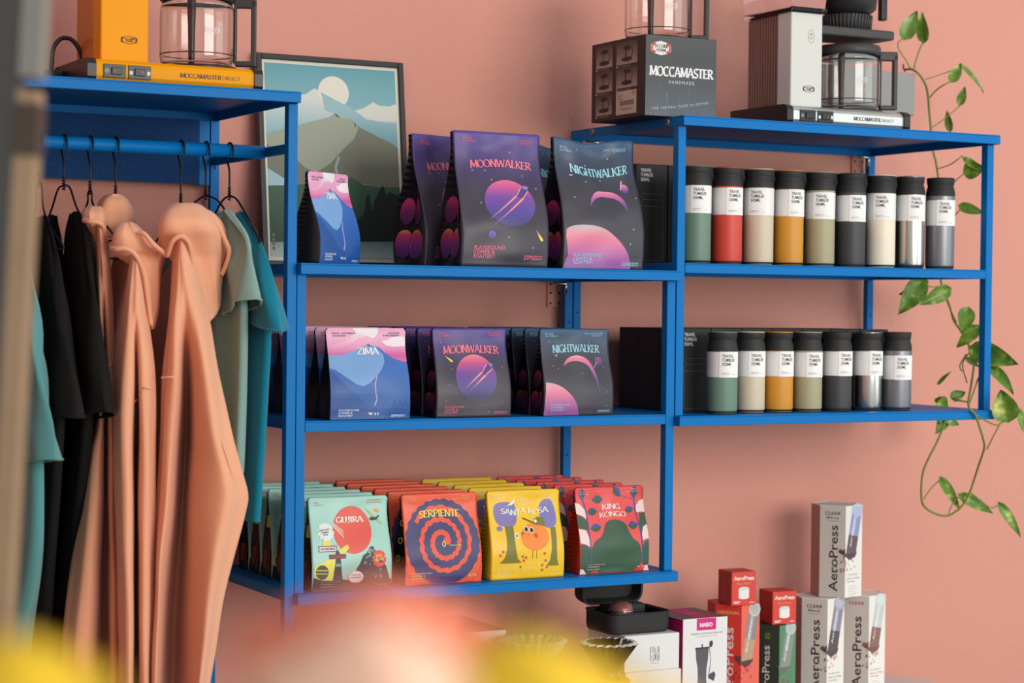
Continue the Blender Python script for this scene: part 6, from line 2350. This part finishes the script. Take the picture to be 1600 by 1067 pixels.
nt.links.new(crn.outputs[0], b_.inputs['Base Color'])
b_.inputs['Roughness'].default_value = .36


def V(u, v, Y):
    return at(u, v, Y)


def stem(pts, r=.0022, m=None, n=24):
    P_ = catmull([V(*p) for p in pts], n, False)
    MB().tube(P_, r, n=8).build('stem', m or M_stem, pl_)


def leaf(base, tip, wpx, Y0, Y1=None, curl=.15, side=0, roll=0):
    """heart shaped leaf from its stalk end to its tip, both measured in the photograph, wpx = visible width"""
    Y1 = Y0 if Y1 is None else Y1
    A_, B_ = V(base[0], base[1], Y0), V(tip[0], tip[1], Y1)
    ax = B_ - A_
    L = ax.length
    ax.normalize()
    view = (CAM - A_).normalized()
    s = ax.cross(view).normalized()
    nrm = s.cross(ax).normalized()
    if roll:
        s, nrm = s * cos(roll) + nrm * sin(roll), nrm * cos(roll) - s * sin(roll)
    W_ = wpx / 690.0 / max(.3, cos(roll)) / 2
    n, k = 10, 4
    vs, fs = [], []
    for i in range(n + 1):
        t = i / n
        wv = (sin(pi * min(1, (t * 1.0) ** .62)) ** .85) * W_ if t < 1 else 0
        back = -.10 * L * (1 - t) ** 6
        for j in range(-k, k + 1):
            f = j / k
            heart = -.09 * L * abs(f) * (1 - t) ** 3
            z = curl * L * (-(t - .4) ** 2 * .8) - abs(f) ** 1.3 * W_ * -.30 + side * f * W_
            vs.append(A_ + ax * (L * t + heart) + s * (wv * f) + nrm * z)
    m_ = 2 * k + 1
    for i in range(n):
        for j in range(2 * k):
            fs.append((i * m_ + j, i * m_ + j + 1, (i + 1) * m_ + j + 1, (i + 1) * m_ + j))
    o = MB().add(vs, fs, 0, True).build('leaf', M_leaf, pl_)
    # midrib
    rb = [vs[i * m_ + k] + nrm * .0004 for i in range(n + 1)]
    MB().tube(rb, [.0011 * (1 - .8 * i / n) for i in range(n + 1)], n=5).build('midrib', mat('leaf_rib', (160, 176, 84), rough=.4, var=.03), o, world=False)
    return o


ya = .30
stem([(1414, 109, .33), (1424, 108, .31), (1436, 116, .29), (1446, 132, .30), (1450, 150, .32), (1452, 175, .335), (1455, 205, .34), (1458, 235, .34), (1464, 262, .335), (1472, 330, .33), (1470, 400, .33), (1470, 437, .33), (1476, 458, .32)], .0027, n=60)
stem([(1476, 458, .32), (1484, 478, .29), (1490, 500, .26), (1500, 515, .23), (1514, 540, .18), (1522, 560, .14), (1520, 585, .10), (1516, 610, .05), (1513, 628, .012), (1515, 638, -.005), (1524, 648, -.008), (1530, 665, -.012), (1536, 685, -.01), (1538, 700, 0), (1530, 725, .03), (1522, 750, .05), (1515, 770, .06), (1505, 788, .07), (1492, 800, .08), (1478, 806, .09), (1460, 802, .10), (1445, 792, .11), (1440, 780, .12), (1440, 755, .13), (1443, 735, .14), (1452, 714, .19), (1462, 695, .24), (1472, 672, .28), (1478, 655, .30)], .0025, n=110)
for pts, r_ in (
    ([(1424, 109, .31), (1416, 95, .31), (1404, 76, .32), (1404, 66, .32), (1413, 58, .32)], .0014),
    ([(1428, 107, .31), (1432, 92, .31), (1438, 75, .31), (1444, 65, .31)], .0018),
    ([(1446, 124, .29), (1465, 118, .28), (1488, 110, .27)], .0013),
    ([(1453, 152, .32), (1464, 140, .29), (1476, 132, .25), (1486, 127, .25)], .0016),
    ([(1455, 200, .34), (1470, 190, .33), (1485, 178, .32), (1500, 165, .31)], .0014),
    ([(1464, 264, .335), (1485, 257, .18), (1504, 243, .16)], .0013),
    ([(1490, 286, .16), (1498, 278, .15), (1508, 270, .15)], .0012),
    ([(1491, 338, .16), (1497, 331, .15), (1503, 325, .15)], .0012),
    ([(1471, 447, .33), (1455, 448, .32), (1438, 440, .30)], .0016),
    ([(1478, 467, .31), (1484, 482, .25), (1494, 503, .17)], .0016),
    ([(1517, 548, .11), (1508, 560, .12), (1504, 572, .12), (1511, 598, .1)], .0015),
    ([(1503, 580, .12), (1500, 570, .12), (1510, 553, .12)], .0015),
    ([(1513, 628, .05), (1500, 626, .06), (1488, 622, .08)], .0020),
    ([(1514, 632, .03), (1522, 610, .04), (1529, 590, .05)], .0018),
    ([(1525, 648, -.006), (1540, 657, -.02), (1556, 664, -.03), (1566, 660, -.03), (1575, 655, -.03)], .0018),
    ([(1562, 663, -.03), (1552, 682, -.02), (1542, 702, -.004)], .0015),
    ([(1443, 780, .12), (1455, 763, .13), (1469, 749, .13)], .0014),
    ([(1482, 802, .085), (1490, 785, .085), (1500, 775, .08)], .0014),
    ([(1515, 768, .06), (1530, 780, .05), (1548, 793, .04), (1560, 789, .04)], .0014),
    ([(1478, 655, .30), (1470, 675, .28), (1463, 695, .24)], .0013),
):
    stem(pts, r_)
MB().tube([V(1414, 112, .33), V(1411, 104, .33), V(1412, 100, .33)], .0022, n=6).build('cut_stem', M_stemb, pl_)
Lf = [((1413, 60), (1433, 17), 27, .32, .31, .1, 0, .1), ((1444, 64), (1441, 19), 20, .31, .3, .25, 0, .5), ((1487, 128), (1502, 99), 19, .25, .25, .1, 0, .2),
      ((1503, 102), (1540, 144), 7, .26, .24, .3, 0, .9), ((1500, 164), (1508, 135), 15, .31, .31, .15, 0, .3), ((1485, 204), (1480, 172), 13, .33, .33, .1, 0, .5),
      ((1508, 268), (1540, 262), 28, .14, .1, .1, 0, .1), ((1506, 248), (1545, 275), 12, .14, .1, .1, 0, .5), ((1500, 322), (1538, 334), 17, .14, .1, .1, 0, .2),
      ((1440, 441), (1403, 492), 36, .28, .26, .15, 0, .1), ((1446, 440), (1404, 460), 22, .28, .3, .1, 0, .5), ((1482, 452), (1436, 476), 26, .26, .28, .1, 0, .2),
      ((1512, 484), (1502, 522), 27, .16, .14, .1, 0, .15), ((1528, 510), (1494, 543), 22, .13, .17, .1, 0, .2), ((1520, 546), (1592, 570), 36, .09, -.02, .12, 0, .1), ((1510, 560), (1530, 574), 10, .12, .1, .1, 0, .5),
      ((1550, 574), (1584, 614), 18, .04, -.03, .4, 0, .4), ((1575, 656), (1564, 608), 40, -.03, -.02, .1, 0, .1), ((1590, 640), (1606, 690), 12, -.04, -.04, .3, 0, .7),
      ((1466, 600), (1486, 580), 6, .12, .1, .2, 0, .8), ((1476, 640), (1454, 640), 46, .31, .31, .05, 0, .1), ((1486, 622), (1508, 613), 18, .1, .09, .1, 0, .1),
      ((1478, 652), (1461, 678), 20, .31, .31, .1, 0, .3), ((1478, 655), (1498, 664), 14, .30, .30, .1, 0, .2),
      ((1470, 748), (1500, 797), 16, .13, .09, .2, 0, .4), ((1500, 774), (1552, 802), 18, .08, .05, .2, 0, .3), ((1562, 788), (1597, 840), 15, .04, .02, .35, 0, .4), ((1468, 620), (1470, 632), 20, .31, .31, .1, 0, .2)]
for (ba, ti, wpx, Y0, Y1, cu_, si_, ro) in Lf:
    leaf(ba, ti, wpx, Y0, Y1, cu_, si_, ro)

# ================================================================ BLURRED FOREGROUND
def cam_at(u, v, d):
    return CAM + ray(u, v) * d


ft_z = -.62
M_ftop = mat('foreground_table_wood', (120, 92, 66), rough=.5, var=.08, scale=8)
g0 = cam_at(650, 1000, .62)
tb = thing('display_table', 'small wooden table in the foreground carrying the flower vase', 'table', (g0.x, g0.y, ZF))
MB().box(-.26, .30, -.17, .17, ft_z - ZF - .025, ft_z - ZF, bev=.004).build('table_top', M_ftop, tb, world=False)
for sx in (-.23, .27):
    for sy in (-.14, .14):
        MB().box(sx - .015, sx + .015, sy - .015, sy + .015, 0, ft_z - ZF - .025, bev=.002).build('leg', M_ftop, tb, world=False)
vb = thing('flower_vase', 'glazed vase in the foreground holding the blooms', 'vase', (g0.x, g0.y, ft_z))
MB().lathe([(.03, 0), (.05, .01), (.058, .06), (.045, .12), (.030, .16), (.034, .185), (.030, .185), (.026, .16), (.04, .12), (.05, .06), (.04, .014), (0, .012)], n=40, cap=False).build('vase_body', mat('vase_glaze', (150, 140, 128), rough=.25, var=.03), vb, world=False)


def bloom(label, u, v, d, R, m_out, m_in, layers=5, flat_=.62):
    c = cam_at(u, v, d)
    t = thing('flower', label, 'flower', (g0.x, g0.y, ft_z + .02), 0, 'blooms in the foreground vase')
    rn = random.Random(int(u))
    for L in range(layers):
        k = 7 - L if L < 4 else 3
        rr = R * (1 - L * .17)
        for i in range(max(4, k)):
            a0 = 2 * pi * i / max(4, k) + L * .5 + rn.uniform(-.1, .1)
            half = pi / max(4, k) * 1.45
            open_ = .95 - L * .17

            def fn(uu, vv, a0=a0, half=half, rr=rr, open_=open_):
                a = a0 + (uu - .5) * 2 * half * (1 - .25 * vv ** 3)
                ph = -1.1 + vv * (1.1 + 1.25 * (1 - open_) + .25)
                r_ = rr * cos(ph * .9) * (1 + .08 * vv)
                z = R * flat_ * (sin(ph) + .45)
                e = (1 - abs(uu - .5) * 2 * .12 * vv)
                return Vector((c.x + r_ * cos(a) * e, c.y + r_ * sin(a) * e, c.z + z))
            mb = MB().grid(fn, 6, 6, 0, True)
            mb.build('petal', m_out if L < 2 else m_in, t)
    MB().lathe([(R * .34, -R * .45), (R * .40, 0), (R * .30, R * .30), (0, R * .42)], n=16, c=c).build('flower_heart', m_in, t)
    MB().tube(catmull([Vector((g0.x, g0.y, ft_z + .02)), Vector((g0.x + (c.x - g0.x) * .15, g0.y + (c.y - g0.y) * .15, ft_z + .19)), Vector((c.x * .7 + g0.x * .3, c.y * .7 + g0.y * .3, c.z - R * 1.6)), c + Vector((0, 0, -R * .5))], 14, False), .0028, n=8).build('flower_stem', M_stem, t)
    return t


M_coral = mat('coral_petal', (243, 140, 110), rough=.8, var=.03)
M_pch = mat('peach_petal', (250, 200, 172), rough=.8, var=.03)
M_ylw = mat('yellow_petal', (238, 196, 44), rough=.8, var=.03)
bloom('blurred coral bloom, the tallest in the foreground', 585, 1072, .58, .036, M_coral, M_coral)
bloom('blurred peach bloom in front of the coral one', 575, 1112, .53, .028, M_pch, M_pch)
bloom('blurred yellow bloom right of the coral one', 818, 1137, .54, .030, M_ylw, M_ylw)
bloom('blurred yellow bloom at the lower left corner', 25, 1122, .54, .026, M_ylw, M_ylw)
bloom('blurred yellow bloom low at the right of the larger yellow one', 1000, 1140, .54, .016, M_ylw, M_ylw)

# leaning board at the left edge
b0, b1_ = cam_at(67, 100, 1.55), cam_at(18, 960, 1.55)
axis = (b0 - b1_).normalized()
lb_ = thing('leaning_board', 'blurred grey board with a wooden edge strip at the left edge of the frame', 'board', (b1_.x, b1_.y, ZF))
sR = Rv.copy()
sR = (sR - axis * sR.dot(axis)).normalized()
nB = axis.cross(sR)
bot = b1_ - axis * ((b1_.z - ZF) / axis.z)


def obox(x0, x1, y0, y1, z0, z1):
    vs = []
    for z in (z0, z1):
        for (x, y) in ((x0, y0), (x1, y0), (x1, y1), (x0, y1)):
            vs.append(bot + sR * x + nB * y + axis * z)
    return MB().add(vs, [(0, 3, 2, 1), (4, 5, 6, 7), (0, 1, 5, 4), (1, 2, 6, 5), (2, 3, 7, 6), (3, 0, 4, 7)])


LB = (b0 - bot).length + .25
la = (cam_at(61, 205, 1.55) - bot).dot(axis)
obox(-.13, -.0155, -.012, .012, 0, LB).build('board_panel', mat('grey_board', (66, 64, 60), rough=.6, var=.03), lb_)
obox(-.0155, 0, -.012, .012, 0, la + .030).build('wooden_edge', mat('pale_wood', (150, 122, 92), rough=.6, var=.08, scale=18), lb_)
obox(-.0145, .0015, -.014, .014, la - .020, la + .020).build('latch_plate', mat('bronze_latch', (74, 60, 50), rough=.4, metal=.3, var=.03), lb_)
obox(-.0155, .0004, -.013, .013, la + .040, LB).build('metal_edge', mat('grey_metal_edge', (128, 124, 116), rough=.5, var=.03), lb_)
